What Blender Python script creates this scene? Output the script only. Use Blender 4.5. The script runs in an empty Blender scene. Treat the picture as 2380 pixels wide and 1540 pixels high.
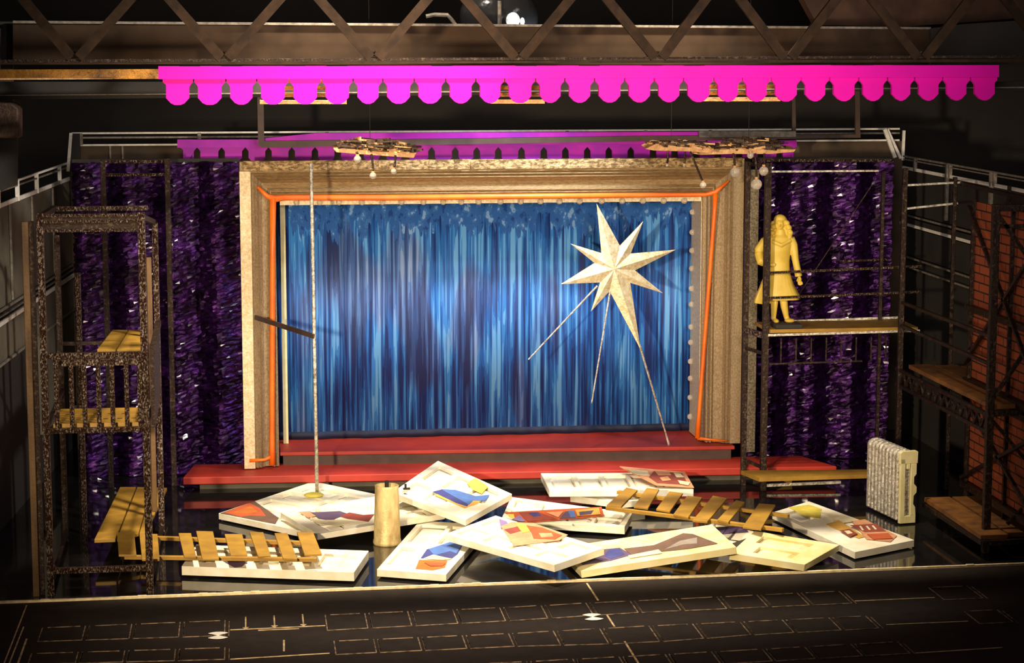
import bpy, bmesh, math, random
from mathutils import Vector, Matrix, noise
random.seed(7)
scene = bpy.context.scene
COL = scene.collection
R = math.radians
# ---------------------------------------------------------------- camera
F = 4900.0
CAM = Vector((-3.9, -33.0, 7.0))
PITCH, YAW = R(7.9), R(7.2)
cd = bpy.data.cameras.new('camera'); cam = bpy.data.objects.new('camera', cd); COL.objects.link(cam)
cam.location = CAM; cam.rotation_euler = (R(90) - PITCH, 0, -YAW)
cd.sensor_width = 36; cd.lens = 36 * F / 2380; cd.clip_end = 300
scene.camera = cam
# ---------------------------------------------------------------- world, exposure
w = bpy.data.worlds.new('world'); scene.world = w; w.use_nodes = True
w.node_tree.nodes['Background'].inputs[0].default_value = (0.85, 0.66, 0.62, 1)
w.node_tree.nodes['Background'].inputs[1].default_value = 0.03
scene.view_settings.view_transform = 'Standard'
scene.view_settings.look = 'None'
scene.view_settings.exposure = 0.0
scene.view_settings.gamma = 1.0
# ---------------------------------------------------------------- lights
def spot(name, loc, tgt, power, col, cone=60, blend=.5, radius=.25):
    l = bpy.data.lights.new(name, 'SPOT'); l.energy = power; l.color = col
    l.spot_size = R(cone); l.spot_blend = blend; l.shadow_soft_size = radius
    o = bpy.data.objects.new(name, l); COL.objects.link(o); o.location = loc
    o.rotation_euler = (Vector(tgt) - Vector(loc)).to_track_quat('-Z', 'Y').to_euler()
    return o
WARM = (1.0, 0.78, 0.50)
spot('front_spot', (-7.5, -24, 5.6), (.2, -1, 2.0), 18000, WARM, 40, .8, .3)
spot('overhead_spot_left', (-3.4, -5.75, 11.0), (-1.8, -4.4, 0), 8200, (1, .84, .62), 60, .8, .25)
spot('overhead_spot_right', (2.2, -5.75, 11.0), (1.6, -4.2, 0), 6000, (1, .84, .62), 60, .8, .25)
spot('valance_spot', (0.9, -17, 6.6), (0.8, -6.3, 6.2), 4500, (1, .86, .74), 66, .9, 1.2)
spot('figure_spot', (3.5, -15.5, 5.9), (4.7, -1, 3.6), 2100, WARM, 16, .6, .15)
spot('forestage_spot', (-1, -16, 10.0), (-1, -9.5, 0), 480, (1, .8, .6), 70, .8, .4)
spot('curtain_spot', (1.0, -2.4, 7.6), (-.4, 1.3, 2.3), 1650, (.84, .93, 1), 78, .9, .3)
spot('left_wall_spot', (1.5, -12.5, 9.5), (-7.2, -2, 3.6), 5000, (1, .9, .75), 44, .9, .3)
spot('back_wall_spot', (-1.5, -3.0, 9.5), (-1, 3.2, 5.0), 500, (1, .85, .7), 95, .9, .3)

# ---------------------------------------------------------------- pixel -> world helpers (authoring measures)
_fw = Vector((math.sin(YAW) * math.cos(PITCH), math.cos(YAW) * math.cos(PITCH), -math.sin(PITCH)))
_rt = Vector((math.cos(YAW), -math.sin(YAW), 0)); _up = _rt.cross(_fw)
def ray(px, py): return _fw + _rt * ((px - 1190) / F) + _up * ((770 - py) / F)
def PX(px, py, v): d = ray(px, py); return CAM + d * ((v - CAM.x) / d.x)
def PY(px, py, v): d = ray(px, py); return CAM + d * ((v - CAM.y) / d.y)
def PZ(px, py, v): d = ray(px, py); return CAM + d * ((v - CAM.z) / d.z)
def PP(px, py, o, n): d = ray(px, py); return CAM + d * ((o - CAM).dot(n) / d.dot(n))
V = Vector
# ---------------------------------------------------------------- materials
def nt(name):
    m = bpy.data.materials.new(name); m.use_nodes = True
    t = m.node_tree; b = t.nodes['Principled BSDF']
    tc = t.nodes.new('ShaderNodeTexCoord')
    return m, t, b, tc
def srgb(r, g, b):
    f = lambda c: (c / 255 / 12.92) if c / 255 <= .04045 else ((c / 255 + .055) / 1.055) ** 2.4
    return (f(r), f(g), f(b), 1)
def ramp(t, fac, stops, const=False):
    r = t.nodes.new('ShaderNodeValToRGB'); cr = r.color_ramp
    if const: cr.interpolation = 'CONSTANT'
    while len(cr.elements) < len(stops): cr.elements.new(.5)
    for e, (p, c) in zip(cr.elements, stops): e.position = p; e.color = c
    t.links.new(fac, r.inputs[0]); return r
def noi(t, vec, scale, detail=3, rough=.5, stretch=None, off=(0, 0, 0)):
    mp = t.nodes.new('ShaderNodeMapping'); t.links.new(vec, mp.inputs[0])
    if stretch: mp.inputs['Scale'].default_value = stretch
    mp.inputs['Location'].default_value = off
    n = t.nodes.new('ShaderNodeTexNoise'); n.inputs['Scale'].default_value = scale
    n.inputs['Detail'].default_value = detail; n.inputs['Roughness'].default_value = rough
    t.links.new(mp.outputs[0], n.inputs['Vector']); return n.outputs['Fac']
def bump(t, b, h, strength, dist):
    bn = t.nodes.new('ShaderNodeBump'); bn.inputs['Strength'].default_value = strength
    bn.inputs['Distance'].default_value = dist
    t.links.new(h, bn.inputs['Height']); t.links.new(bn.outputs[0], b.inputs['Normal'])
def mat(name, c1, c2=None, scale=6, rough=.5, metal=0, bmp=0, bscale=40, bdist=.01, stretch=None, lo=.35, hi=.65, spec=.5, detail=4):
    m, t, b, tc = nt(name)
    c2 = c2 or tuple(v * .8 for v in c1[:3]) + (1,)
    f = noi(t, tc.outputs['Object'], scale, detail, .6, stretch)
    r = ramp(t, f, [(lo, c1), (hi, c2)]); t.links.new(r.outputs[0], b.inputs['Base Color'])
    b.inputs['Roughness'].default_value = rough; b.inputs['Metallic'].default_value = metal
    b.inputs['Specular IOR Level'].default_value = spec
    if bmp: bump(t, b, noi(t, tc.outputs['Object'], bscale, 3, .6), bmp, bdist)
    return m
M = {}
M['floor'] = mat('gloss_black_floor', (.006, .006, .007, 1), (.012, .010, .010, 1), 3, .05, 0, .05, 3, .003, spec=.55)
M['board'] = mat('black_printed_board', srgb(40, 32, 28), srgb(30, 24, 21), 5, .8, spec=.2, bmp=.15, bscale=30)
M['line'] = mat('pale_printed_line', srgb(150, 126, 100), srgb(62, 50, 40), 9, .7, lo=.42, hi=.6)
M['linebright'] = mat('bright_printed_line', srgb(215, 190, 150), srgb(150, 128, 100), 9, .7)
M['edge'] = mat('cut_cream_edge', srgb(250, 232, 190), srgb(215, 195, 150), 12, .7, bmp=.4, bscale=25, bdist=.02)
M['black'] = mat('matt_black', (.022, .019, .018, 1), (.028, .024, .022, 1), 2, .85)
M['greywall'] = mat('dark_grey_card', srgb(112, 106, 92), srgb(90, 85, 74), 1.5, .8)
M['darkwall'] = mat('darker_grey_card', srgb(50, 46, 43), srgb(38, 35, 33), 1.5, .8)
M['brownwall'] = mat('brown_grey_card', srgb(88, 70, 52), srgb(62, 50, 38), 1.2, .8)
M['rail'] = mat('white_card_edge', srgb(255, 252, 246), srgb(228, 222, 212), 14, .6, lo=.4, hi=.7)
M['raildim'] = mat('grey_card_edge', srgb(150, 142, 130), srgb(105, 98, 88), 14, .6)
M['magenta'] = mat('magenta_acrylic', (.92, .003, .50, 1), (.86, .003, .45, 1), 2, .55, bmp=.1, bscale=20, spec=.15)
M['violet'] = mat('dimmed_magenta_acrylic', srgb(196, 30, 190), srgb(150, 28, 180), 1.5, .5, spec=.2)  # magenta in less light, the dimming mixed into this colour
M['orange'] = mat('orange_plastic', srgb(250, 130, 30), srgb(235, 105, 25), 2, .4)
M['red'] = mat('red_painted_card', srgb(188, 52, 34), srgb(146, 38, 26), 1.2, .55, bmp=.1, bscale=20, lo=.3, hi=.7)
M['white'] = mat('off_white_painted_wood', srgb(246, 242, 228), srgb(226, 218, 190), 3.2, .6, bmp=.2, bscale=18)
M['white2'] = mat('yellowed_white_painted_wood', srgb(242, 232, 190), srgb(226, 208, 140), 2.5, .6, bmp=.2, bscale=18)
M['groove_shade'] = mat('grey_panel_shade', srgb(176, 170, 150), srgb(128, 120, 98), 3, .7)  # shade in the sunk door panels, painted as darker grey
M['wood'] = mat('ochre_stained_wood', srgb(178, 138, 48), srgb(142, 106, 38), 3, .55, bmp=.2, bscale=22, stretch=(1, 1, 1), lo=.3, hi=.7)
M['wooddark'] = mat('brown_stained_wood', srgb(140, 92, 40), srgb(92, 58, 26), 3, .6, bmp=.2, bscale=22)
M['cream'] = mat('cream_plastic', srgb(236, 228, 178), srgb(212, 202, 146), 3, .5)
M['yellow'] = mat('yellow_resin', srgb(226, 198, 92), srgb(208, 176, 66), 3, .5, bmp=.1, bscale=40)
M['cup'] = mat('gold_streaked_cream', srgb(244, 224, 164), srgb(182, 154, 100), 5, .5, .15, .4, 20, .02, stretch=(1, 1, .35))
M['bracket'] = mat('brown_card', srgb(82, 62, 54), srgb(66, 48, 42), 3, .6)
M['truss'] = mat('brown_truss_metal', srgb(62, 44, 30), srgb(42, 30, 21), 5, .75, 0, spec=.15)
M['goldpost'] = mat('dull_brass_post', srgb(112, 86, 56), srgb(74, 54, 36), 6, .55, .2, .4, 20, .01, stretch=(1, 1, .2), spec=.3)
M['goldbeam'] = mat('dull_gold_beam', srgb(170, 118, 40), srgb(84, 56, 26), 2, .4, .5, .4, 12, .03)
M['fuzz'] = mat('dark_fibrous_card', srgb(80, 58, 40), srgb(34, 24, 18), 14, .6, .2, .6, 30, .02)
M['palewood'] = mat('pale_torn_edge', srgb(214, 168, 110), srgb(176, 128, 84), 10, .6, bmp=.6, bscale=30, bdist=.02)
M['glassclear'] = None
def foil(name, dark, light, scale=16, lo=.45, hi=.6, rough=.3, stretch=None, bm=.9, metal=.85):
    m, t, b, tc = nt(name)
    f = noi(t, tc.outputs['Object'], scale, 5, .7, stretch)
    r = ramp(t, f, [(lo, dark), (hi, light)]); t.links.new(r.outputs[0], b.inputs['Base Color'])
    b.inputs['Metallic'].default_value = metal; b.inputs['Roughness'].default_value = rough
    bump(t, b, noi(t, tc.outputs['Object'], scale * 1.6, 4, .7, stretch), bm, .03)
    return m
M['tower'] = foil('dark_brown_silver_flecked_metal', srgb(64, 36, 24), srgb(240, 222, 200), 60, .51, .66, .30, (1, 1, .5), bm=1.0, metal=.65)
M['scaf'] = foil('dark_brown_metal', srgb(46, 32, 26), srgb(120, 100, 80), 20, .52, .75, .4, bm=.6, metal=.6)
M['silver'] = foil('silver_leaf', srgb(150, 140, 122), srgb(250, 245, 232), 18, .35, .6, .35, bm=.7, metal=.6)
M['gold'] = foil('rough_gold_leaf', srgb(146, 124, 94), srgb(202, 180, 144), 40, .35, .7, .45, (1.2, 1, .75), bm=.55, metal=.35)
M['goldtop'] = foil('brushed_gold_leaf', srgb(132, 106, 70), srgb(180, 152, 108), 34, .35, .7, .45, (.4, 1, 1.6), bm=.5, metal=.35)
M['goldrough'] = foil('chipped_gold_leaf', srgb(112, 86, 52), srgb(222, 190, 138), 16, .42, .64, .42, (.7, 1, 1.5), bm=.9, metal=.4)
M['column'] = foil('grey_gold_speckle', srgb(98, 88, 72), srgb(170, 156, 130), 40, .4, .62, .5, bm=.6, metal=.3)
M['goldflat'] = foil('pale_gold_leaf', srgb(214, 186, 136), srgb(250, 236, 205), 20, .35, .68, .5, bm=.5, metal=.3)
M['star'] = foil('champagne_gold_leaf', srgb(214, 190, 140), srgb(252, 240, 205), 12, .35, .62, .38, bm=.35, metal=.45)
# tinsel
def tinsel():
    m, t, b, tc = nt('purple_metallic_tinsel')
    f = noi(t, tc.outputs['Object'], 5, 4, .7, (1, 1, 1))
    r = ramp(t, f, [(.38, srgb(30, 10, 38)), (.58, srgb(62, 22, 92)), (.74, srgb(112, 52, 160))])
    t.links.new(r.outputs[0], b.inputs['Base Color'])
    b.inputs['Metallic'].default_value = .8; b.inputs['Roughness'].default_value = .22
    b.inputs['Coat Weight'].default_value = .5; b.inputs['Coat Roughness'].default_value = .12
    bump(t, b, noi(t, tc.outputs['Object'], 26, 3, .7, (.6, 1, 1.6)), .5, .03)
    return m
M['tinsel'] = tinsel()
def curtain_mat():
    m, t, b, tc = nt('blue_streak_printed_cloth'); N = t.nodes; L = t.links
    def mix(fac, a, bb):
        x = N.new('ShaderNodeMix'); x.data_type = 'RGBA'
        if isinstance(fac, float): x.inputs[0].default_value = fac
        else: L.new(fac, x.inputs[0])
        L.new(a, x.inputs[6]); L.new(bb, x.inputs[7]); return x.outputs[2]
    o = tc.outputs['Object']
    # broad vertical zones + fine streaks, posterised as in a print
    fine = noi(t, o, 1, 2, .55, (15, 1, .42))
    broad = noi(t, o, 1, 2, .5, (1.3, 1, .55), (3, 0, 1))
    ad = N.new('ShaderNodeMath'); ad.operation = 'MULTIPLY_ADD'; L.new(broad, ad.inputs[0]); ad.inputs[1].default_value = .5
    L.new(fine, ad.inputs[2])
    sub = N.new('ShaderNodeMath'); sub.operation = 'SUBTRACT'; L.new(ad.outputs[0], sub.inputs[0]); sub.inputs[1].default_value = .25
    sat = ramp(t, sub.outputs[0], [(0, srgb(12, 44, 108)), (.385, srgb(20, 70, 146)), (.45, srgb(30, 96, 180)), (.52, srgb(52, 130, 212)), (.59, srgb(100, 168, 232))], True)
    gry = ramp(t, sub.outputs[0], [(0, srgb(24, 44, 98)), (.42, srgb(40, 70, 130)), (.50, srgb(56, 92, 160)), (.57, srgb(84, 126, 192)), (.66, srgb(132, 158, 206))], True)
    zone = ramp(t, noi(t, o, 1, 2, .5, (1.1, 1, .28), (7, 0, 3)), [(.56, (0, 0, 0, 1)), (.61, (1, 1, 1, 1))])
    body = mix(zone.outputs[0], sat.outputs[0], gry.outputs[0])
    # head of the cloth: plainer blue with small pale flecks
    blot = noi(t, o, 1, 3, .6, (8, 1, 4.5), (2, 0, 5))
    head = ramp(t, blot, [(0, srgb(28, 70, 142)), (.40, srgb(44, 98, 176)), (.54, srgb(60, 116, 190)), (.61, srgb(128, 168, 220))], True)
    sep = N.new('ShaderNodeSeparateXYZ'); L.new(o, sep.inputs[0])
    edge = noi(t, o, 1, 2, .6, (9, 1, 1), (1, 0, 0))
    ma = N.new('ShaderNodeMath'); ma.operation = 'MULTIPLY_ADD'; L.new(edge, ma.inputs[0]); ma.inputs[1].default_value = 1.5; L.new(sep.outputs[2], ma.inputs[2])
    hm = N.new('ShaderNodeMath'); hm.operation = 'GREATER_THAN'; L.new(ma.outputs[0], hm.inputs[0]); hm.inputs[1].default_value = 4.22
    L.new(mix(hm.outputs[0], body, head.outputs[0]), b.inputs['Base Color'])
    b.inputs['Roughness'].default_value = .6
    return m
M['curtain'] = curtain_mat()
M['lower_band'] = mat('navy_band_cloth', srgb(16, 30, 66), srgb(10, 20, 48), 3, .7)  # darker navy band along the bottom of the cloth
def brick_mat():
    m, t, b, tc = nt('orange_brick_print')
    mp = t.nodes.new('ShaderNodeMapping'); mp.inputs['Rotation'].default_value = (0, R(90), R(90)); t.links.new(tc.outputs['Object'], mp.inputs[0])
    sep = t.nodes.new('ShaderNodeSeparateXYZ'); t.links.new(tc.outputs['Object'], sep.inputs[0])
    cb = t.nodes.new('ShaderNodeCombineXYZ'); t.links.new(sep.outputs[1], cb.inputs[0]); t.links.new(sep.outputs[2], cb.inputs[1])
    br = t.nodes.new('ShaderNodeTexBrick'); t.links.new(cb.outputs[0], br.inputs[0])
    br.inputs['Color1'].default_value = srgb(172, 84, 44); br.inputs['Color2'].default_value = srgb(150, 70, 40)
    br.inputs['Mortar'].default_value = srgb(50, 28, 20)
    br.inputs['Scale'].default_value = 1; br.inputs['Brick Width'].default_value = .42; br.inputs['Row Height'].default_value = .13
    br.inputs['Mortar Size'].default_value = .012
    t.links.new(br.outputs[0], b.inputs['Base Color']); b.inputs['Roughness'].default_value = .8
    return m
M['brick'] = brick_mat()
def glass(name, col=(1, 1, 1, 1), rough=.03):
    m, t, b, tc = nt(name); b.inputs['Base Color'].default_value = col; b.inputs['Transmission Weight'].default_value = .75
    b.inputs['Roughness'].default_value = rough; b.inputs['IOR'].default_value = 1.45
    f = noi(t, tc.outputs['Object'], 4, 2); r = ramp(t, f, [(0, col), (1, tuple(v * .92 for v in col[:3]) + (1,))]); t.links.new(r.outputs[0], b.inputs['Base Color'])
    return m
M['glass'] = glass('clear_bulb_glass', (1, .93, .8, 1))
def flat(name, r, g, b): 
    if name not in M: M[name] = mat(name, srgb(r, g, b), srgb(int(r * .86), int(g * .86), int(b * .86)), 5, .65)
    return M[name]
for n, c in dict(p_rust=(196, 92, 52), p_brown=(110, 84, 70), p_maroon=(150, 70, 58), p_plum=(96, 78, 110), p_blue=(84, 122, 196), p_indigo=(66, 72, 140),
                 p_ochre=(224, 176, 84), p_yellow=(232, 216, 92), p_salmon=(224, 160, 120), p_violet=(140, 118, 176), p_grey=(150, 140, 132), p_cream=(238, 226, 190), p_orange=(206, 116, 44)).items():
    flat(n, *c)
# ---------------------------------------------------------------- mesh builder
class MB:
    def __init__(s): s.v = []; s.f = []; s.mi = []; s.cur = 0
    def add(s, vs, fs):
        b = len(s.v); s.v += [V(p) for p in vs]
        for f in fs: s.f.append([b + i for i in f]); s.mi.append(s.cur)
        return s
    def box(s, lo, hi):
        x0, y0, z0 = lo; x1, y1, z1 = hi
        return s.add([(x0, y0, z0), (x1, y0, z0), (x1, y1, z0), (x0, y1, z0), (x0, y0, z1), (x1, y0, z1), (x1, y1, z1), (x0, y1, z1)],
                     [(0, 3, 2, 1), (4, 5, 6, 7), (0, 1, 5, 4), (1, 2, 6, 5), (2, 3, 7, 6), (3, 0, 4, 7)])
    def bar(s, p0, p1, w, d=None, ref=None):
        p0, p1 = V(p0), V(p1); d = d or w; ax = (p1 - p0).normalized()
        ref = V(ref) if ref else (V((0, 1, 0)) if abs(ax.y) < .9 else V((0, 0, 1)))
        a = ax.cross(ref).normalized() * (w / 2); b = ax.cross(a).normalized() * (d / 2)
        vs = []
        for p in (p0, p1): vs += [p - a - b, p + a - b, p + a + b, p - a + b]
        return s.add(vs, [(0, 1, 2, 3), (7, 6, 5, 4), (0, 4, 5, 1), (1, 5, 6, 2), (2, 6, 7, 3), (3, 7, 4, 0)])
    def prism(s, poly, off):
        n = len(poly); off = V(off); vs = [V(p) for p in poly] + [V(p) + off for p in poly]
        return s.add(vs, [tuple(range(n)), tuple(range(2 * n - 1, n - 1, -1))] + [(i, i + n, (i + 1) % n + n, (i + 1) % n) for i in range(n)])
    def tube(s, pts, r, n=10, cap=True):
        pts = [V(p) for p in pts]; rs = r if isinstance(r, (list, tuple)) else [r] * len(pts); base = len(s.v); prev = None
        for i, p in enumerate(pts):
            t = (pts[min(i + 1, len(pts) - 1)] - pts[max(i - 1, 0)]).normalized()
            if prev is None: a = t.orthogonal().normalized()
            else: a = (prev - t * prev.dot(t)).normalized()
            prev = a; b = t.cross(a)
            for k in range(n): s.v.append(p + (a * math.cos(2 * math.pi * k / n) + b * math.sin(2 * math.pi * k / n)) * rs[i])
        for i in range(len(pts) - 1):
            for k in range(n):
                s.f.append([base + i * n + k, base + i * n + (k + 1) % n, base + (i + 1) * n + (k + 1) % n, base + (i + 1) * n + k]); s.mi.append(s.cur)
        if cap:
            s.f.append([base + k for k in range(n)][::-1]); s.mi.append(s.cur)
            e = base + (len(pts) - 1) * n; s.f.append([e + k for k in range(n)]); s.mi.append(s.cur)
        return s
    def ell(s, c, r, nu=14, nv=9, rot=None):
        c = V(c); r = (r, r, r) if isinstance(r, (int, float)) else r; vs = []; fs = []
        for j in range(nv + 1):
            th = math.pi * j / nv
            for i in range(nu):
                ph = 2 * math.pi * i / nu
                p = V((r[0] * math.sin(th) * math.cos(ph), r[1] * math.sin(th) * math.sin(ph), r[2] * math.cos(th)))
                if rot: p = rot @ p
                vs.append(c + p)
        for j in range(nv):
            for i in range(nu): fs.append((j * nu + i, (j + 1) * nu + i, (j + 1) * nu + (i + 1) % nu, j * nu + (i + 1) % nu))
        return s.add(vs, fs)
    def lathe(s, c, prof, n=32):
        c = V(c); vs = []; fs = []
        for r, z in prof:
            for i in range(n): a = 2 * math.pi * i / n; vs.append(c + V((r * math.cos(a), r * math.sin(a), z)))
        for j in range(len(prof) - 1):
            for i in range(n): fs.append((j * n + i, j * n + (i + 1) % n, (j + 1) * n + (i + 1) % n, (j + 1) * n + i))
        return s.add(vs, fs)
def origin(o):
    p = V((0, 0, 0))
    while o: p += o.location; o = o.parent
    return p
def obj(name, mb, m, parent=None, smooth=False, bevel=0, loc=None):
    me = bpy.data.meshes.new(name); o = bpy.data.objects.new(name, me); COL.objects.link(o)
    base = origin(parent) if parent else V((0, 0, 0))
    if loc is None: loc = V((0, 0, 0)) if parent else V((sum(p.x for p in mb.v) / len(mb.v), sum(p.y for p in mb.v) / len(mb.v), min(p.z for p in mb.v)))
    else: loc = V(loc) - base
    me.from_pydata([tuple(p - base - loc) for p in mb.v], [], mb.f)
    o.location = loc
    ms = m if isinstance(m, list) else [m]
    for x in ms: me.materials.append(M[x] if isinstance(x, str) else x)
    for p, k in zip(me.polygons, mb.mi): p.material_index = k; p.use_smooth = smooth
    bm = bmesh.new(); bm.from_mesh(me); bmesh.ops.remove_doubles(bm, verts=bm.verts, dist=1e-5); bmesh.ops.recalc_face_normals(bm, faces=bm.faces); bm.to_mesh(me); bm.free()
    if parent: o.parent = parent
    if bevel:
        b = o.modifiers.new('bevel', 'BEVEL'); b.width = bevel; b.segments = 2; b.limit_method = 'ANGLE'
    return o
def tag(o, label, cat, group=None, kind='thing'):
    if label: o['label'] = label
    if cat: o['category'] = cat
    if group: o['group'] = group
    if kind: o['kind'] = kind
    return o
def thing(name, label, cat, loc, group=None):
    o = bpy.data.objects.new(name, None); COL.objects.link(o); o.location = loc; o.empty_display_size = .1
    return tag(o, label, cat, group)
def struct(name, mb, m, label=None, **k):
    o = obj(name, mb, m, **k); o['kind'] = 'structure'
    return o

# ================================================================ SETTING
EL, ER = PZ(-260, 1411, 0), PZ(2640, 1302, 0)          # the cream front edge of the stage
struct('floor', MB().prism([(EL.x, EL.y + .02, 0), (ER.x, ER.y + .02, 0), (9, 7, 0), (-9, 7, 0)], (0, 0, -.12)), 'floor')
e = MB(); n = 150; pr = None
for i in range(n):                                      # slightly ragged cut edge
    a, b = EL.lerp(ER, i / n), EL.lerp(ER, (i + 1) / n); h0 = .028 + (.012 if random.random() < .08 else 0)
    h1 = .028 + random.random() * .006
    e.prism([a + V((0, -.03, 0)), b + V((0, -.03, 0)), b + V((0, .012, 0)), a + V((0, .012, 0))], (0, 0, (h0 + h1) / 2))
struct('trim_1', e, 'edge')
struct('wall_back', MB().box((-6.85, 3.4, 0), (7.7, 3.5, 5.2)), 'brownwall')
LW0, LW1 = V((-6.85, 3.4, 0)), V((-7.72, -6.7, 0))
def lw(y, z): t = (3.4 - y) / 10.1; return V((LW0.x + (LW1.x - LW0.x) * t, y, z))
wl = MB()
for z0, z1, y0, y1 in ((3.22, 4.62, 3.4, -6.7), (2.45, 3.0, 3.4, -6.7), (.85, 2.4, 3.4, .2)):
    wl.prism([lw(y0, z0), lw(y1, z0), lw(y1, z1), lw(y0, z1)], (-.08, 0, 0))
struct('wall_left', wl, 'greywall')
wl = MB().prism([lw(3.5, 0) + V((-.1, 0, 0)), lw(-6.7, 0) + V((-.1, 0, 0)), lw(-6.7, 4.6) + V((-.1, 0, 0)), lw(3.5, 4.6) + V((-.1, 0, 0))], (-.08, 0, 0))
struct('wall_left_backing', wl, 'black')
wr = MB()
for z0, z1 in ((3.95, 4.72), (3.22, 3.70)): wr.box((7.7, -6.5, z0), (7.78, 3.4, z1))
struct('wall_right', wr, 'darkwall')
struct('wall_right_backing', MB().box((7.80, -6.5, 0), (7.88, 3.5, 4.7)), 'black')
struct('wall_far_left', MB().box((-13.1, -9, -.2), (-13, 9, 14)), 'black'); struct('wall_far_right', MB().box((13, -9, -.2), (13.1, 9, 14)), 'black')
struct('wall_far', MB().box((-16, 9, -.2), (16, 9.1, 14)), 'black')
# ---- railings on top of the three gallery walls
def post_parts(t, pts, m, w=.035):
    for a, b in pts: obj('post', MB().bar(a, b, w), m, t)
t = thing('gallery_railing', 'white card railing running along the top of the grey left wall', 'railing', lw(-1, 4.62))
for z, wd, m in ((4.93, .03, 'rail'), (4.86, .022, 'raildim'), (4.66, .06, 'rail')):
    obj('rail', MB().bar(lw(3.3, z), lw(-6.7, z), .03, wd), m, t)
for y in (2.4, .35, -1.2, -2.6, -3.9, -5.2): obj('post', MB().bar(lw(y, 4.63), lw(y, 4.93), .06, .05), 'rail', t)
for y in (1.6, -.2, -1.9, -3.3, -4.6, -5.9): obj('panel_strip', MB().bar(lw(y, 3.25) + V((.02, 0, 0)), lw(y, 4.62) + V((.02, 0, 0)), .03, .05), 'raildim', t)
t = thing('gallery_railing', 'pale double rail line along the middle band of the left wall behind the caged tower', 'railing', lw(-1, 3.0))
for z, wd, m in ((3.20, .03, 'raildim'), (3.12, .02, 'raildim'), (3.02, .06, 'rail'), (2.44, .03, 'raildim')):
    obj('rail', MB().bar(lw(3.3, z) + V((.03, 0, 0)), lw(-6.7, z) + V((.03, 0, 0)), .03, wd), m, t)
t = thing('gallery_railing', 'thin white railing along the top of the back wall above the frame', 'railing', (0, 3.38, 5.2))
for z, wd, m in ((5.42, .028, 'rail'), (5.345, .02, 'raildim'), (5.22, .03, 'rail')):
    obj('rail', MB().bar((-6.8, 3.36, z), (7.62, 3.36, z), .03, wd), m, t)
for px in (188, 463, 760, 1318, 1500, 1650): 
    x = PY(px, 310, 3.36).x; obj('post', MB().box((x - .03, 3.33, 5.22), (x + .03, 3.39, 5.42)), 'raildim', t)
for px in (255, 284): 
    x = PY(px, 310, 3.36).x; obj('panel_strip', MB().box((x - .015, 3.36, 4.9), (x + .015, 3.4, 5.2)), 'raildim', t)
obj('corner_post', MB().box((-6.84, 3.3, 4.0), (-6.66, 3.38, 5.42)), 'darkwall', t)
t = thing('corner_brace', 'white lit upright edge at the back left corner of the walls', 'railing', (-6.85, 3.0, 4.6))
obj('edge_strip', MB().bar(PY(158, 398, 3.0), PY(165, 310, 3.25), .05), 'rail', t)
t = thing('corner_brace', 'pair of white slanting struts at the back right corner of the walls', 'railing', PY(2088, 366, 3.2))
obj('strut', MB().bar(PY(2080, 366, 3.2), PY(2056, 300, 3.2), .06), 'rail', t)
obj('strut', MB().bar(PY(2093, 368, 3.25), PY(2062, 300, 3.25), .045), 'rail', t)
obj('upright', MB().bar(PY(2098, 372, 3.3), PY(2101, 303, 3.3), .045), 'rail', t)
t = thing('gallery_railing', 'white card railing running along the top of the dark right wall', 'railing', (7.7, -1, 4.72))
for z, wd, m in ((4.94, .03, 'raildim'), (4.89, .02, 'raildim'), (4.74, .055, 'rail')):
    obj('rail', MB().bar((7.68, 3.3, z), (7.68, -6.5, z), .03, wd), m, t)
for y in (2.6, .9, .75, -1.2, -1.35, -3.2): obj('post', MB().box((7.65, y - .035, 4.0 if y in (.9, -1.2) else 4.72), (7.7, y + .035, 4.94)), 'raildim', t)
t = thing('gallery_railing', 'white rail lines along the middle band of the right wall', 'railing', (7.7, -1, 3.0))
for z, wd, m in ((3.92, .03, 'raildim'), (3.83, .08, 'darkwall'), (3.76, .05, 'rail'), (3.19, .03, 'raildim'), (3.02, .03, 'raildim')):
    obj('rail', MB().bar((7.66, 3.3, z), (7.66, -6.5, z), .03, wd), m, t)
# ================================================================ forestage board with printed plan
bd = thing('floor_plan_board', 'black board in front of the stage printed with rows of seat outlines', 'board', (0, -8.5, 0))
b0, b1 = PZ(-260, 1411, 0) + V((0, -.035, 0)), PZ(2640, 1302, 0) + V((0, -.035, 0))
obj('board', MB().prism([b0, b1, V((b1.x, -11.5, 0)), V((b0.x, -11.5, 0))], (0, 0, -.1)), 'board', bd)
ZL = .006
def line(mb, p, q, wd=.018): 
    p, q = V(p), V(q); p.z = q.z = ZL; mb.bar(p, q, wd, .006, (0, 0, 1))
def ip(tab, x):
    for (x0, y0), (x1, y1) in zip(tab, tab[1:]):
        if x <= x1 or (x1, y1) == tab[-1]: return y0 + (y1 - y0) * (x - x0) / (x1 - x0)
lo1 = [(83, 1490), (530, 1476), (1200, 1441), (1477, 1423), (1987, 1401), (2300, 1389)]
hi1 = [(96, 1458), (524, 1441), (761, 1428), (1200, 1410), (1361, 1401), (1957, 1373), (2280, 1360)]
lo2 = [(60, 1543), (535, 1531), (1200, 1501), (1482, 1494), (1755, 1474), (2047, 1459), (2380, 1444)]
hi2 = [(40, 1519), (525, 1504), (776, 1489), (1200, 1471), (1513, 1454), (1916, 1436), (2380, 1414)]
lo3 = [(60, 1600), (1200, 1562), (1568, 1548), (2128, 1517), (2400, 1503)]
hi3 = [(60, 1578), (1200, 1538), (1568, 1519), (2128, 1489), (2400, 1475)]
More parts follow.
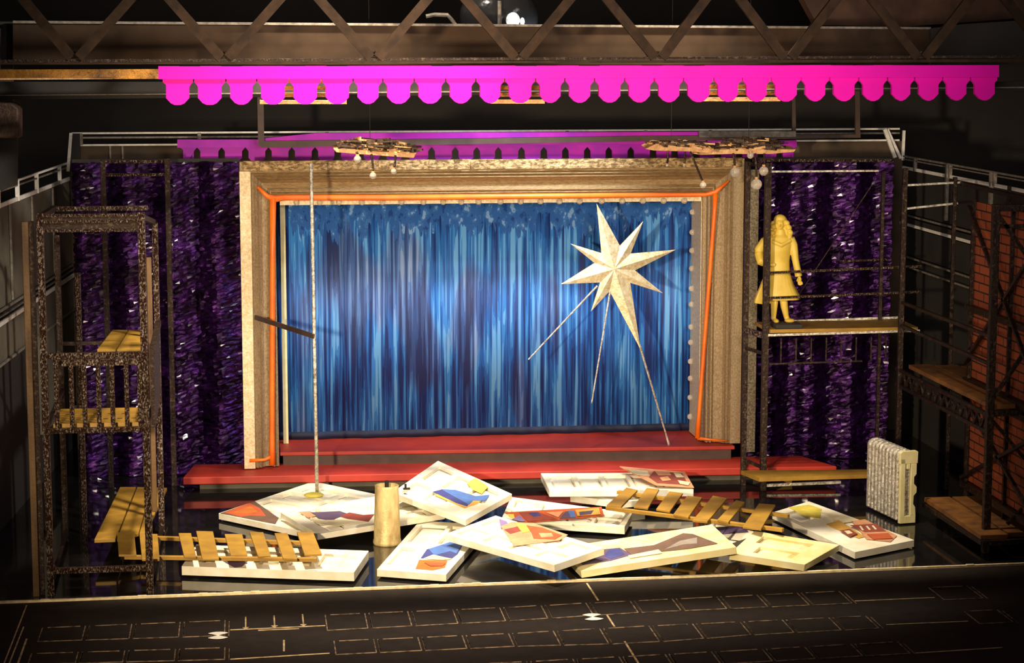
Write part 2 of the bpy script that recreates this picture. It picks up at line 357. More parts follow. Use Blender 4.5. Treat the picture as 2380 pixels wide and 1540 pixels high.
seats = [(lo1, hi1, [83, 195, 305, 420, 527]), (lo1, hi1, [756, 860, 962, 1069, 1180, 1278, 1384, 1488, 1588, 1694, 1790, 1886, 1985]), (lo1, hi1, [2189, 2290]),
         (lo2, hi2, [60, 180, 290, 410, 527]), (lo2, hi2, [776, 880, 985, 1090, 1200, 1308, 1420, 1538, 1640, 1750, 1850, 1960, 2047]), (lo2, hi2, [2272, 2360]),
         (lo3, hi3, [60, 180, 300, 420, 540]), (lo3, hi3, [900, 1010, 1130, 1240, 1350, 1460, 1570, 1680, 1800, 1900, 2010, 2120])]
for lo, hi, xs in seats:
    ln = MB()
    for xa, xb in zip(xs, xs[1:]):
        A, B = PZ(xa + 5, ip(lo, xa), ZL), PZ(xb - 5, ip(lo, xb), ZL)
        dA = PZ(xa, ip(hi, xa), ZL).y - A.y; dB = PZ(xb, ip(hi, xb), ZL).y - B.y
        D, Cc = V((A.x, A.y + dA, 0)), V((B.x, B.y + dB, 0))
        line(ln, A, B, .02); line(ln, B, Cc, .014); line(ln, Cc + V((-.06, 0, 0)), D + V((.06, 0, 0)), .02); line(ln, D, A, .014)
        line(ln, B + V((.05, -.02, 0)), Cc + V((.05, -.05, 0)), .01)
    obj('seat_outline_print', ln, 'line', bd)
def plan_line(a, b, wd):
    ln = MB(); line(ln, PZ(*a, ZL), PZ(*b, ZL), wd); obj('plan_line_print', ln, 'linebright', bd)
for a, b in (((62, 1406), (10, 1540)), ((55, 1456), (22, 1540))): plan_line(a, b, .016)
for a, b in (((1364, 1355), (1390, 1394)), ((1411, 1429), (1428, 1455)), ((1452, 1490), (1500, 1566)), ((535, 1463), (756, 1453)), ((600, 1464), (695, 1460)), ((535, 1531), (766, 1517)), ((1987, 1396), (2172, 1388)),
             ((2060, 1451), (2250, 1443)), ((2128, 1517), (2330, 1504)), ((62, 1484), (42, 1540)), ((660, 1487), (660, 1512))): plan_line(a, b, .022)
for x, y0, y1 in ((571, 1433, 1461), (637, 1430, 1457), (703, 1427, 1454)):
    ln = MB(); p, q = PZ(x, y0, ZL), PZ(x, y1, ZL); q.x = p.x; line(ln, p, q, .018)
    ln.prism([q + V((-.04, .06, 0)), q + V((.04, .06, 0)), q + V((0, -.03, 0))], (0, 0, .006)); obj('arrow_print', ln, 'linebright', bd)
for cx, cy in ((507, 1476), (1378, 1433)):
    c = PZ(cx, cy, ZL + .004); mk = MB()
    for s in (1, -1):
        for k in range(5):
            a0, a1 = R(s * 90 - 50 + k * 20), R(s * 90 - 50 + k * 20 + 20)
            mk.prism([c, c + V((math.cos(a0), math.sin(a0) * 1.0, 0)) * .15, c + V((math.cos(a1), math.sin(a1), 0)) * .15], (0, 0, .004))
    obj('target_mark_print', mk, 'rail', bd)
# ================================================================ tinsel curtains
def tinsel_curtain(x0, x1, y, z1, label):
    mb = MB(); nx = int((x1 - x0) / .065); nz = int(z1 / .032); g = {}
    for i in range(nx + 1):
        for j in range(nz + 1):
            x = x0 + (x1 - x0) * i / nx; z = z1 * j / nz + .01
            g[i, j] = len(mb.v)
            mb.v.append(V((x + random.uniform(-.02, .02), y + .07 * math.sin(x * 9) + random.uniform(-.016, .016) * (2.2 if random.random() < .05 else 1), z + random.uniform(-.008, .008))))
    for i in range(nx):
        for j in range(nz):
            q = [g[i, j], g[i + 1, j], g[i + 1, j + 1], g[i, j + 1]]
            mb.f += [q[:3], [q[0], q[2], q[3]]]; mb.mi += [0, 0]
    t = thing('tinsel_curtain', label, 'curtain', ((x0 + x1) / 2, y, 0))
    o = obj('tinsel_cloth', mb, 'tinsel', t)
    s = o.modifiers.new('thick', 'SOLIDIFY'); s.thickness = .02
    obj('head_batten', MB().bar((x0, y + .1, z1 + .03), (x1, y + .1, z1 + .03), .06), 'black', t)
tinsel_curtain(-6.62, -4.0, .95, 5.05, 'shimmering dark purple tinsel curtain left of the gold frame')
tinsel_curtain(4.08, 6.75, .95, 5.0, 'shimmering dark purple tinsel curtain behind the scaffold right of the gold frame')
# ================================================================ red steps
p, q = PZ(425, 1109, .25), PZ(1945, 1083, .25)
mb = MB().prism([p, q, V((q.x - .35, q.y + .9, .25)), V((p.x + .15, p.y + 1.0, .25))], (0, 0, -.12))
t = thing('red_step', 'long low red step, the lower and wider of two under the gold frame', 'step', (0, .3, 0)); obj('tread', mb, 'red', t, bevel=.015)
obj('plinth', MB().prism([p + V((.25, .28, -.12)), q + V((-.3, .28, -.12)), V((q.x - .4, q.y + .8, .13)), V((p.x + .4, p.y + .9, .13))], (0, 0, -.13)), 'greywall', t)
p, q = PZ(641, 1051, .47), PZ(1708, 1036, .47); p.x = -3.43
p2 = V((p.x, 1.4, .47)); q2 = V((q.x, 1.4, .47))
t = thing('red_step', 'shorter upper red step inside the foot of the gold frame', 'step', (0, .6, .25))
obj('tread', MB().prism([p, q, q2, p2], (0, 0, -.06)), 'red', t, bevel=.012)
obj('riser', MB().prism([p + V((.05, .05, -.06)), q + V((-.05, .05, -.06)), q2 + V((-.05, 0, -.06)), p2 + V((.05, 0, -.06))], (0, 0, -.16)), 'bracket', t)
# ================================================================ gold frame
fr = thing('picture_frame', 'huge deep gold moulded picture frame standing round the blue curtain', 'picture frame', (0, .3, .25))
XL, XR, ZT = -3.99, 4.01, 5.11
prof = [(0, .3), (0, 0), (.17, 0), (.185, .05), (.215, .02), (.24, .07), (.265, .04), (.29, .10), (.34, .16), (.42, .17), (.46, .12), (.48, .12), (.49, .16), (.52, .13), (.545, .16), (.545, 1.15), (.60, 1.15), (.60, .3)]
def fr_side(x, sgn, z0, prof):
    mb = MB(); vs = []
    for d, yy in prof: vs += [(x + sgn * d, yy, z0), (x + sgn * d, yy, ZT - d - (.0 if d < .01 else 0))]
    n = len(prof); fs = []
    for i in range(n): j = (i + 1) % n; fs.append((2 * i, 2 * j, 2 * j + 1, 2 * i + 1))
    mb.add(vs, fs + [tuple(2 * i for i in range(n)), tuple(2 * i + 1 for i in range(n))]); return mb
obj('side_moulding', fr_side(XL, 1, .27, prof[:15] + [(.545, .3)]), 'gold', fr)
obj('side_moulding', fr_side(XR, -1, .485, prof), 'gold', fr)
mb = MB(); vs = []
for d, yy in prof: vs += [(XL + d, yy, ZT - d), (XR - d, yy, ZT - d)]
n = len(prof); mb.add(vs, [(2 * i, 2 * ((i + 1) % n), 2 * ((i + 1) % n) + 1, 2 * i + 1) for i in range(n)] + [tuple(2 * i for i in range(n)), tuple(2 * i + 1 for i in range(n))])
obj('top_moulding', mb, 'goldtop', fr)
mb = MB(); 
for k in range(60):
    xa, xb = XL + .05 + 7.9 * k / 60, XL + .05 + 7.9 * (k + 1) / 60; hh = random.uniform(-.01, .012)
    mb.box((xa, -.03 + hh, ZT - .135), (xb, .02, ZT + .012 + hh * .5))
obj('crest_strip', mb, 'goldrough', fr)
obj('face_strip', MB().box((XL - .005, -.02, .27), (XL + .165, .01, ZT - .15)), 'goldflat', fr)  # left face painted paler, standing for the light that falls on it
# inner bulb strips
z_in = ZT - .545
obj('bulb_strip', MB().box((XL + .62, .36, z_in - .16), (XR - .6, .42, z_in + .02)), 'goldflat', fr)
bulb_me = None
def add_bulb(parent, c, r, m='glass', name='bulb'):
    mb = MB().ell(c, r, 12, 8); return obj(name, mb, m, parent, smooth=True, loc=c)
obj('reveal_strip', MB().box((XR - .612, .36, .49), (XR - .602, 1.1, z_in)), 'goldflat', fr)  # paler panel added to brighten the dark right reveal
first = None
xs = [689, 743, 788, 841, 889, 933, 984, 1030, 1072, 1112, 1163, 1210, 1256, 1300, 1347, 1398, 1446, 1494, 1542, 1590]
cs = [PY(x, 470 - (x - 689) * .004, .34) for x in xs] + [V((XR - .63, .95, PX(1634, y, XR - .63).z)) for y in (502, 550, 594, 637, 685, 723, 777, 814, 860, 901, 947, 993)]
for c in cs:
    if first is None: first = add_bulb(fr, c, .05); 
    else: o = first.copy(); COL.objects.link(o); o.parent = fr; o.location = c - origin(fr)
# orange cord
cord = MB()
cord.tube([PY(598, 434, -.03), PY(620, 455, -.03), PY(637, 462, .02), PY(660, 459, .08), PY(900, 459, .1), PY(1400, 454, .1), PY(1640, 452, .08), PY(1663, 446, .03), PY(1694, 420, -.03)], [.022, .04, .06, .048, .05, .046, .036, .04, .018], 8)
cord.tube([PY(634, 460, .0), PY(633, 600, .02), PY(632, 1000, .02), PY(632, 1040, .0), PY(633, 1080, 0)], [.055, .044, .044, .046, .05], 8)
cord.tube([PY(632, 1060, .0), PY(615, 1068, -.03), PY(580, 1070, -.04)], [.035, .024, .03], 8)
cord.tube([PY(1663, 450, .0), PY(1660, 500, .02), PY(1640, 760, .05), PY(1625, 960, .05), PY(1621, 1018, .03)], [.046, .036, .034, .036, .046], 8)
cord.tube([PY(1621, 1018, .03), PY(1650, 1021, -.02), PY(1690, 1024, -.03)], [.03, .02, .016], 8)
obj('orange_trim', cord, 'orange', fr, smooth=True)
obj('side_batten', MB().box((-3.36, .95, .475), (-3.28, 1.05, 4.6)), 'cream', fr)
# ================================================================ blue curtain
t = thing('stage_curtain', 'blue streaked cloth filling the gold frame', 'curtain', (0, 1.35, .47))
g = MB(); nx = 160
X0, X1 = -3.42, 3.46
for i in range(nx + 1):
    x = X0 + (X1 - X0) * i / nx; y = 1.28 + .018 * math.sin(x * 7.3) + .012 * math.sin(x * 17 + 1)
    g.v += [V((x, y, .60)), V((x, y, 4.5))]
for i in range(nx): g.f.append([2 * i, 2 * i + 2, 2 * i + 3, 2 * i + 1]); g.mi.append(0)
o = obj('cloth', g, 'curtain', t, smooth=True); s = o.modifiers.new('thick', 'SOLIDIFY'); s.thickness = .02; s.offset = 1
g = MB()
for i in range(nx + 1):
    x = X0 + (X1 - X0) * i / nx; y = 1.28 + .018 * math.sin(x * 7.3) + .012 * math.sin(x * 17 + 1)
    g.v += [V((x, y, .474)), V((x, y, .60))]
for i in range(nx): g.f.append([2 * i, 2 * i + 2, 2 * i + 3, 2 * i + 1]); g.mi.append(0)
o = obj('lower_band', g, 'lower_band', t, smooth=True); s = o.modifiers.new('thick', 'SOLIDIFY'); s.thickness = .02; s.offset = 1
# dark wings hiding the sides behind the frame
tag(obj('masking_flat', MB().box((-3.95, 1.5, .0), (-3.30, 1.56, 5.0)), 'black'), 'narrow black masking flat at the left edge behind the blue curtain', 'masking flat')
# speckled column right of the frame
tag(obj('speckled_column', MB().box((4.17, .42, .25), (4.36, .6, 4.9)), 'column'), 'thin grey gold speckled column between gold frame and right scaffold', 'column')
# ================================================================ star
SY = -.30
st = thing('star_ornament', 'large eight-pointed champagne gold star on thin rods before the blue curtain', 'star', PY(1415, 640, SY))
tips = [(1387, 473), (1495, 514), (1571, 580), (1541, 681), (1489, 812), (1374, 723), (1304, 660), (1326, 566)]
val = [(1441, 571), (1466, 589), (1476, 628), (1465, 657), (1417, 676), (1395, 656), (1382, 611), (1398, 588)]
mb = MB(); ring = []
for a, b in zip(tips, val): ring += [PY(*a, SY), PY(*b, SY)]
c0 = PY(1428, 625, SY - .07); c1 = PY(1428, 625, SY + .10); n = len(ring)
vs = ring + [p + V((0, .03, 0)) for p in ring] + [c0, c1]
mb.add(vs, [(i, (i + 1) % n, 2 * n) for i in range(n)] + [(i + n, 2 * n + 1, (i + 1) % n + n) for i in range(n)] + [(i, i + n, (i + 1) % n + n, (i + 1) % n) for i in range(n)])
obj('star_body', mb, 'star', st)
for a, b, y1 in (((1388, 664), (1228, 835), SY + .0), ((1418, 676), (1375, 937), SY + .05)):
    obj('rod', MB().tube([PY(*a, SY), PY(*b, y1)], [.016, .011], 8), 'silver', st)
foot = PZ(1555, 1034, .48)
obj('rod', MB().tube([PY(1486, 800, SY + .02), PY(1547, 1006, foot.y), foot], [.02, .014, .022], 8), 'silver', st)
# ================================================================ silver pole and bracket
pb = PZ(737, 1150, .14)
t = thing('metal_pole', 'tall thin silver pole rising from a white door in front of the blue curtain', 'pole', pb)
top = PY(723, 380, pb.y)
obj('pole', MB().tube([pb, pb.lerp(top, .5), top], .028, 10), 'silver', t, smooth=True)
obj('putty_foot', MB().ell(pb + V((-.05, -.03, .01)), (.15, .12, .04)), 'p_yellow', t, smooth=True)
a, b = PY(593, 737, -.05), pb.lerp(top, .485)
tag(obj('bracket_arm', MB().bar(a, b + V((0, -.03, 0)), .075, .03), 'bracket', bevel=.006), 'flat brown arm joining the silver pole to the left side of the gold frame', 'bracket')
# ================================================================ caged tower on the left
tw = thing('lighting_tower', 'tall open tower of dark brown silver-flecked metal at the far left with a railed balcony', 'tower', (-5.85, -5, 0))
def vpost(x, y, z0, z1, wd, m='tower', name='post', par=tw, d=None):
    return obj(name, MB().box((x - wd / 2, y - (d or wd) / 2, z0), (x + wd / 2, y + (d or wd) / 2, z1)), m, par, bevel=.008)
vpost(-6.44, -6.4, .0, 4.86, .085); vpost(-5.2, -6.4, 0, 4.86, .09)
vpost(-6.62, -6.42, 0, 4.76, .08, 'goldpost'); vpost(-6.55, -6.36, 0, 4.76, .06, 'scaf')
vpost(-5.17, -3.2, 0, 4.46, .08); vpost(-5.25, -3.5, .4, 4.0, .07, 'goldpost')
vpost(-6.52, -3.2, 0, 4.3, .08, 'scaf'); vpost(-6.26, -3.05, 0, 3.75, .07)
vpost(-6.08, .1, 0, 5.15, .085, 'scaf'); vpost(-5.1, .1, 0, 5.17, .085, 'scaf')
for z, m in ((4.83, 'tower'), (4.755, 'tower'), (4.64, 'tower')): obj('crossbar', MB().bar((-6.44, -6.4, z), (-5.2, -6.4, z), .035), m, tw)
obj('crossbar', MB().box((-6.42, -6.38, 4.66), (-5.22, -6.33, 4.82)), 'scaf', tw)
obj('crossbar', MB().bar((-6.45, -4.2, 4.74), (-5.22, -4.2, 4.74), .06), 'tower', tw)
obj('crossbar', MB().bar((-6.45, -6.4, 4.80), (-6.45, -4.2, 4.75), .07), 'scaf', tw)
obj('crossbar', MB().bar((-5.2, -6.4, 4.80), (-5.19, -3.2, 4.46), .07), 'scaf', tw)
for z in (5.12, 4.92): obj('crossbar', MB().bar((-6.08, .1, z), (-5.1, .1, z), .045), 'tower', tw)
obj('crossbar', MB().bar((-6.40, -6.4, .32), (-5.22, -6.4, .32), .075), 'tower', tw, bevel=.01)
obj('crossbar', MB().bar((-6.44, -6.4, .40), (-6.36, -6.4, .31), .06), 'tower', tw)
for z in (.1, 2.12): obj('crossbar', MB().bar((-5.2, -6.4, z), (-5.17, -3.2, z), .05), 'scaf', tw); obj('crossbar', MB().bar((-6.45, -6.4, z), (-6.5, -3.2, z), .05), 'scaf', tw)
# balcony
obj('top_rail', MB().bar((-6.46, -6.46, 3.08), (-5.16, -6.46, 3.08), .07), 'tower', tw)
obj('bottom_rail', MB().bar((-6.46, -6.46, 2.13), (-5.16, -6.46, 2.13), .06), 'tower', tw)
for px in (101, 131, 166, 196, 229, 261, 294, 325):
    x = PY(px, 900, -6.46).x; obj('baluster', MB().box((x - .028, -6.485, 2.13), (x + .028, -6.435, 3.08)), 'tower', tw)
obj('side_panel', MB().prism([(-5.13, -6.45, 2.14), (-5.13, -4.6, 2.3), (-5.13, -4.6, 3.15), (-5.13, -6.45, 3.1)], (.05, 0, 0)), 'scaf', tw)
obj('side_rail', MB().bar((-5.1, -6.45, 3.12), (-5.1, -4.4, 3.2), .07), 'scaf', tw)
for y0, y1 in ((-6.3, -6.02), (-5.98, -5.66), (-5.62, -5.2)):
    obj('floor_plank', MB().box((-6.36, y0, 2.14), (-5.22, y1, 2.19)), 'wood', tw)
for q in ([(262, 766), (297, 766), (268, 812), (226, 812)], [(300, 766), (338, 766), (330, 812), (272, 812)]):
    obj('upper_plank', MB().prism([PZ(*a, 2.88) for a in q], (0, 0, -.05)), 'wood', tw)
obj('crossbar', MB().bar((-6.4, -5.2, 2.8), (-5.2, -5.2, 2.8), .08), 'tower', tw)
obj('crossbar', MB().bar((-6.45, -3.55, 2.82), (-5.2, -3.5, 2.82), .05), 'scaf', tw)
pl = thing('plank_platform', 'low platform of ochre wooden planks inside the foot of the caged tower', 'platform', PZ(310, 1190, 0))
for q in ([(279, 1131), (316, 1131), (268, 1251), (219, 1253)], [(319, 1131), (352, 1132), (322, 1238), (272, 1250)], [(355, 1132), (388, 1133), (338, 1238), (324, 1238)]):
    obj('plank', MB().prism([PZ(*a, .32) for a in q], (0, 0, -.05)), 'wood', pl, bevel=.006)
a = PZ(240, 1240, .27); c = PZ(375, 1140, .27)
for y in (a.y + .12, c.y - .2): obj('bearer', MB().box((a.x + .22, y - .06, 0), (c.x - .30, y + .06, .268)), 'scaf', pl)
# ================================================================ loose doors
def door(label, quad, zs, t, cells=(), paint=(), m='white', group=None, card=False):
    t *= .8
    a, b, c = (PZ(*q, z) for q, z in zip(quad[:3], zs)); n = (b - a).cross(c - a).normalized()
    if n.z < 0: n = -n
    d = PP(*quad[3], a, n)
    o = thing('loose_door', label, 'door', ((a + c) / 2) - n * t, group)
    us = sorted({0, 1} | {u for q in cells for u in (q[0], q[2])}); vs = sorted({0, 1} | {v for q in cells for v in (q[1], q[3])})
    P = lambda u, v, h: (a.lerp(b, u)).lerp(d.lerp(c, u), v) - n * h
    def low(i, j):
        if not (0 <= i < len(us) - 1 and 0 <= j < len(vs) - 1): return None
        u, v = (us[i] + us[i + 1]) / 2, (vs[j] + vs[j + 1]) / 2
        return .045 if any(q[0] < u < q[2] and q[1] < v < q[3] for q in cells) else 0
    top = MB()
    for i in range(len(us) - 1):
        for j in range(len(vs) - 1):
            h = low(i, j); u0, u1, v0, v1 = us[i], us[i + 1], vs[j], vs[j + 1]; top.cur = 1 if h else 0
            top.add([P(u0, v0, h), P(u1, v0, h), P(u1, v1, h), P(u0, v1, h)], [(0, 1, 2, 3)])
            top.cur = 0
            for di, dj, e in ((-1, 0, ((u0, v0), (u0, v1))), (1, 0, ((u1, v0), (u1, v1))), (0, -1, ((u0, v0), (u1, v0))), (0, 1, ((u0, v1), (u1, v1)))):
                k = low(i + di, j + dj); k = t if k is None else k
                if k > h: top.add([P(*e[0], h), P(*e[1], h), P(*e[1], k), P(*e[0], k)], [(0, 1, 2, 3)])
    top.add([P(0, 0, t), P(1, 0, t), P(1, 1, t), P(0, 1, t)], [(0, 1, 2, 3)])
    # raised field in each sunk panel
    for q in cells:
        mu, mv = (q[2] - q[0]) * .16, (q[3] - q[1]) * .2
        top.add([P(q[0] + mu, q[1] + mv, .012), P(q[2] - mu, q[1] + mv, .012), P(q[2] - mu, q[3] - mv, .012), P(q[0] + mu, q[3] - mv, .012),
                 P(q[0] + mu / 3, q[1] + mv / 3, .045), P(q[2] - mu / 3, q[1] + mv / 3, .045), P(q[2] - mu / 3, q[3] - mv / 3, .045), P(q[0] + mu / 3, q[3] - mv / 3, .045)],
                [(0, 1, 2, 3), (0, 4, 5, 1), (1, 5, 6, 2), (2, 6, 7, 3), (3, 7, 4, 0)])
    obj('door_leaf', top, [m, 'groove_shade'], o, bevel=.006)
    if paint:
        pm = MB(); names = []
        for k, (mn, pts) in enumerate(paint):
            if mn not in names: names.append(mn)
            pm.cur = names.index(mn)
            pm.prism([PP(*p, a + n * (.006 + .0025 * k), n) for p in pts], -n * .004)
        obj('painted_picture', pm, names, o)
    return o
def grid(nu, nv, mu=.08, mv=.12, gu=.04, gv=.06):
    out = []; wu = (1 - 2 * mu - (nu - 1) * gu) / nu; wv = (1 - 2 * mv - (nv - 1) * gv) / nv
    for i in range(nu):
        for j in range(nv): out.append((mu + i * (wu + gu), mv + j * (wv + gv), mu + i * (wu + gu) + wu, mv + j * (wv + gv) + wv))
    return out
door('white panelled door with a rust painted corner, the one the silver pole stands on', [(508, 1192), (698, 1233), (925, 1158), (728, 1118)], (.12, .12, .12), .11, grid(2, 4),
     [('p_brown', [(512, 1192), (592, 1164), (648, 1203), (640, 1217)]), ('p_rust', [(522, 1190), (580, 1168), (604, 1180), (618, 1198), (580, 1197), (560, 1200)]), ('p_orange', [(540, 1190), (582, 1176), (600, 1188), (575, 1192)])])
door('white door painted with a plum and red reclining shape, left of the gold cup', [(652, 1190), (738, 1241), (1034, 1193), (950, 1140)], (.25, .23, .23), .10, grid(4, 2, .06, .1, .03, .5),
     [('p_salmon', [(694, 1189), (720, 1187), (740, 1197), (716, 1202)]), ('p_plum', [(722, 1190), (790, 1187), (808, 1193), (768, 1209), (745, 1205)]), ('p_maroon', [(790, 1199), (812, 1190), (845, 1196), (870, 1194), (856, 1211), (808, 1204)]),
      ('p_cream', [(720, 1200), (745, 1208), (790, 1207), (850, 1212), (780, 1222), (735, 1215)])])
door('tall tilted white door with blue and orange painting, highest of the heap', [(912, 1143), (1082, 1207), (1190, 1147), (1018, 1070)], (.46, .34, .44), .11, [(.08, .5, .3, .9), (.36, .5, .6, .9), (.66, .5, .92, .9), (.08, .08, .3, .4), (.36, .08, .6, .4)],
     [('p_ochre', [(1010, 1150), (1030, 1140), (1095, 1160), (1125, 1158), (1110, 1170), (1080, 1180)]), ('p_indigo', [(1006, 1142), (1026, 1137), (1092, 1166), (1086, 1176), (1060, 1168)]),
      ('p_blue', [(1025, 1136), (1060, 1138), (1105, 1152), (1138, 1149), (1128, 1163), (1100, 1162), (1090, 1172)]), ('p_yellow', [(1085, 1122), (1105, 1110), (1135, 1130), (1120, 1146), (1100, 1138)])])
door('narrow white five-panelled door lying at the back before the red step', [(1277, 1138), (1612, 1137), (1590, 1098), (1257, 1099)], (.30, .30, .30), .13, grid(5, 1, .04, .16, .03))
cardq = [(1440, 1083), (1592, 1096), (1613, 1132), (1524, 1126)]
def card(label, quad, z, paint, base):
    pts = [PZ(*q, zz) for q, zz in zip(quad, z)]; o = thing('painted_card', label, 'card', sum(pts, V()) / len(pts)); 
    n = (pts[1] - pts[0]).cross(pts[2] - pts[0]).normalized(); n = n if n.z > 0 else -n
    pts = [PP(*q, pts[0], n) for q in quad]
    obj('card_sheet', MB().prism(pts, -n * .012), base, o)
    pm = MB(); names = []
    for k, (mn, pp) in enumerate(paint):
        if mn not in names: names.append(mn)
        pm.cur = names.index(mn); pm.prism([PP(*p, pts[0] + n * (.005 + .0025 * k), n) for p in pp], -n * .004)
    obj('painted_shapes', pm, names, o); return o
card('torn card with salmon and maroon shapes lying on the narrow back door', cardq, (.42, .36, .33, .33),
     [('p_maroon', [(1520, 1094), (1585, 1099), (1600, 1126), (1528, 1122), (1508, 1108)]), ('p_cream', [(1458, 1090), (1505, 1094), (1510, 1104), (1480, 1102)]), ('p_salmon', [(1522, 1094), (1556, 1097), (1560, 1103), (1530, 1103)]),
      ('p_cream', [(1566, 1098), (1582, 1100), (1590, 1108), (1572, 1108)]), ('p_salmon', [(1533, 1109), (1552, 1106), (1560, 1115), (1540, 1117)]), ('p_cream', [(1575, 1115), (1604, 1120), (1600, 1127), (1580, 1123)])], 'p_salmon')
door('white door mostly hidden beneath the narrow back door and slatted frame', [(1325, 1151), (1440, 1166), (1500, 1160), (1480, 1144)], (.15, .15, .15), .12, [(.1, .2, .9, .8)])
door('wide white door under the painted strip, right of the highest tilted door', [(1165, 1205), (1452, 1223), (1470, 1191), (1188, 1154)], (.16, .16, .16), .14, grid(4, 2, .05, .1, .03, .1),
     [('p_cream', [(1200, 1205), (1330, 1216), (1330, 1221), (1205, 1212)])])
card('long narrow card painted with red, yellow and blue facets, centre of the heap', [(1172, 1190), (1225, 1213), (1404, 1197), (1398, 1177)], (.30, .19, .19, .19),
     [('p_yellow', [(1178, 1194), (1194, 1194), (1196, 1204), (1186, 1202)]), ('p_violet', [(1190, 1206), (1208, 1196), (1220, 1210), (1212, 1211)]), ('p_maroon', [(1206, 1190), (1250, 1189), (1296, 1205), (1226, 1211)]),
      ('p_indigo', [(1228, 1191), (1250, 1190), (1258, 1197), (1240, 1200)]), ('p_salmon', [(1270, 1190), (1310, 1187), (1298, 1201)]), ('p_plum', [(1300, 1204), (1314, 1188), (1330, 1186), (1338, 1202)]), ('p_blue', [(1320, 1186), (1333, 1185), (1338, 1200), (1326, 1201)]),
      ('p_ochre', [(1337, 1184), (1392, 1179), (1396, 1194), (1342, 1198)]), ('p_plum', [(1346, 1189), (1380, 1185), (1374, 1194), (1348, 1197)])], 'p_rust')
door('white door with orange painting slanting down from the centre of the heap', [(1035, 1240), (1288, 1312), (1404, 1272), (1152, 1197)], (.31, .31, .36), .12, grid(4, 2, .05, .12, .05, .16),
     [('p_violet', [(1160, 1205), (1176, 1210), (1190, 1226), (1164, 1226)]), ('p_salmon', [(1164, 1222), (1190, 1212), (1240, 1215), (1320, 1242), (1300, 1255), (1195, 1268)]), ('p_maroon', [(1172, 1230), (1205, 1222), (1216, 1232), (1186, 1240)]),
      ('p_ochre', [(1196, 1214), (1222, 1218), (1232, 1234), (1215, 1238)]), ('p_rust', [(1224, 1220), (1262, 1226), (1306, 1243), (1290, 1252), (1240, 1250), (1236, 1238)]), ('p_salmon', [(1252, 1238), (1282, 1238), (1286, 1246), (1258, 1248)])])
door('white door with blue and orange painting lying in front, right of the gold cup', [(876, 1322), (1037, 1334), (1137, 1219), (976, 1209)], (.13, .13, .13), .12, [(.08, .55, .45, .92), (.52, .55, .92, .92), (.08, .1, .3, .45)],
     [('p_orange', [(966, 1321), (974, 1300), (1040, 1302), (1034, 1318), (1006, 1324)]), ('p_indigo', [(978, 1296), (992, 1276), (1056, 1256), (1076, 1262), (1064, 1286), (1048, 1298)]), ('p_blue', [(996, 1275), (1050, 1257), (1076, 1264), (1060, 1285), (1046, 1280), (1010, 1290)]), ('p_cream', [(984, 1297), (1006, 1288), (1052, 1298), (1030, 1300)]), ('p_rust', [(986, 1306), (1036, 1308), (1028, 1314), (1000, 1314)])])
door('long plain white door at the front left, under the slatted bench', [(422, 1315), (823, 1329), (857, 1279), (456, 1265)], (.16, .16, .16), .15, grid(5, 1, .1, .2, .03),
     [('p_plum', [(518, 1303), (576, 1303), (562, 1316), (545, 1318)]), ('p_cream', [(610, 1301), (650, 1300), (648, 1306), (612, 1307)])])
door('white door with small purple painting beneath the right slatted frame', [(1600, 1246), (1700, 1262), (1768, 1238), (1660, 1212)], (.14, .14, .14), .12, [(.1, .1, .45, .9)],
     [('p_plum', [(1655, 1225), (1728, 1220), (1740, 1236), (1680, 1240)]), ('p_violet', [(1666, 1234), (1720, 1224), (1728, 1230), (1684, 1240)])])
door('long yellowed door painted with a dark wavy shape at the front right', [(1350, 1326), (1711, 1270), (1655, 1218), (1298, 1272)], (.13, .40, .42), .12, grid(5, 2, .04, .62, .02, .02)[1::2],
     [('p_plum', [(1342, 1300), (1400, 1276), (1440, 1272), (1470, 1288), (1420, 1302), (1355, 1312)]), ('p_indigo', [(1405, 1292), (1415, 1276), (1440, 1274), (1452, 1288), (1420, 1298)]), ('p_brown', [(1450, 1274), (1520, 1266), (1588, 1238), (1610, 1240), (1668, 1262), (1600, 1274), (1540, 1280), (1470, 1290)]),
      ('p_grey', [(1545, 1276), (1580, 1256), (1620, 1248), (1620, 1262), (1590, 1264)]), ('p_cream', [(1460, 1290), (1530, 1276), (1540, 1284), (1464, 1296)])], 'white2')
door('small plain white door at the front right next to the yellowed one', [(1697, 1284), (1871, 1311), (1952, 1265), (1754, 1233)], (.27, .13, .18), .12, [(.15, .55, .75, .85), (.25, .15, .75, .42)], (), 'white2')
door('white door painted yellow and red at the right end of the heap', [(1795, 1190), (1987, 1282), (2125, 1254), (1880, 1164)], (.12, .12, .12), .12, [(.08, .1, .3, .42), (.4, .62, .8, .9)],
     [('p_yellow', [(1832, 1178), (1880, 1172), (1910, 1182), (1906, 1205), (1870, 1198)]), ('p_cream', [(1905, 1188), (1960, 1198), (2000, 1208), (1950, 1216)]), ('p_ochre', [(1918, 1218), (1950, 1208), (1972, 1222), (2010, 1246), (1996, 1250)]),
      ('p_salmon', [(1980, 1210), (2010, 1206), (2085, 1244), (2070, 1258), (2014, 1252)]), ('p_maroon', [(1976, 1220), (2036, 1216), (2060, 1234), (2010, 1236)]), ('p_cream', [(1997, 1222), (2001, 1221), (2008, 1231), (2004, 1232)]), ('p_cream', [(2012, 1222), (2016, 1221), (2024, 1230), (2020, 1231)]), ('p_cream', [(2026, 1221), (2030, 1220), (2038, 1229), (2034, 1230)]),
      ('p_rust', [(2015, 1240), (2064, 1238), (2076, 1250), (2030, 1252)]), ('p_maroon', [(1952, 1232), (1975, 1228), (1994, 1240), (1976, 1246)]), ('p_cream', [(1962, 1233), (1974, 1232), (1982, 1238), (1970, 1240)])])
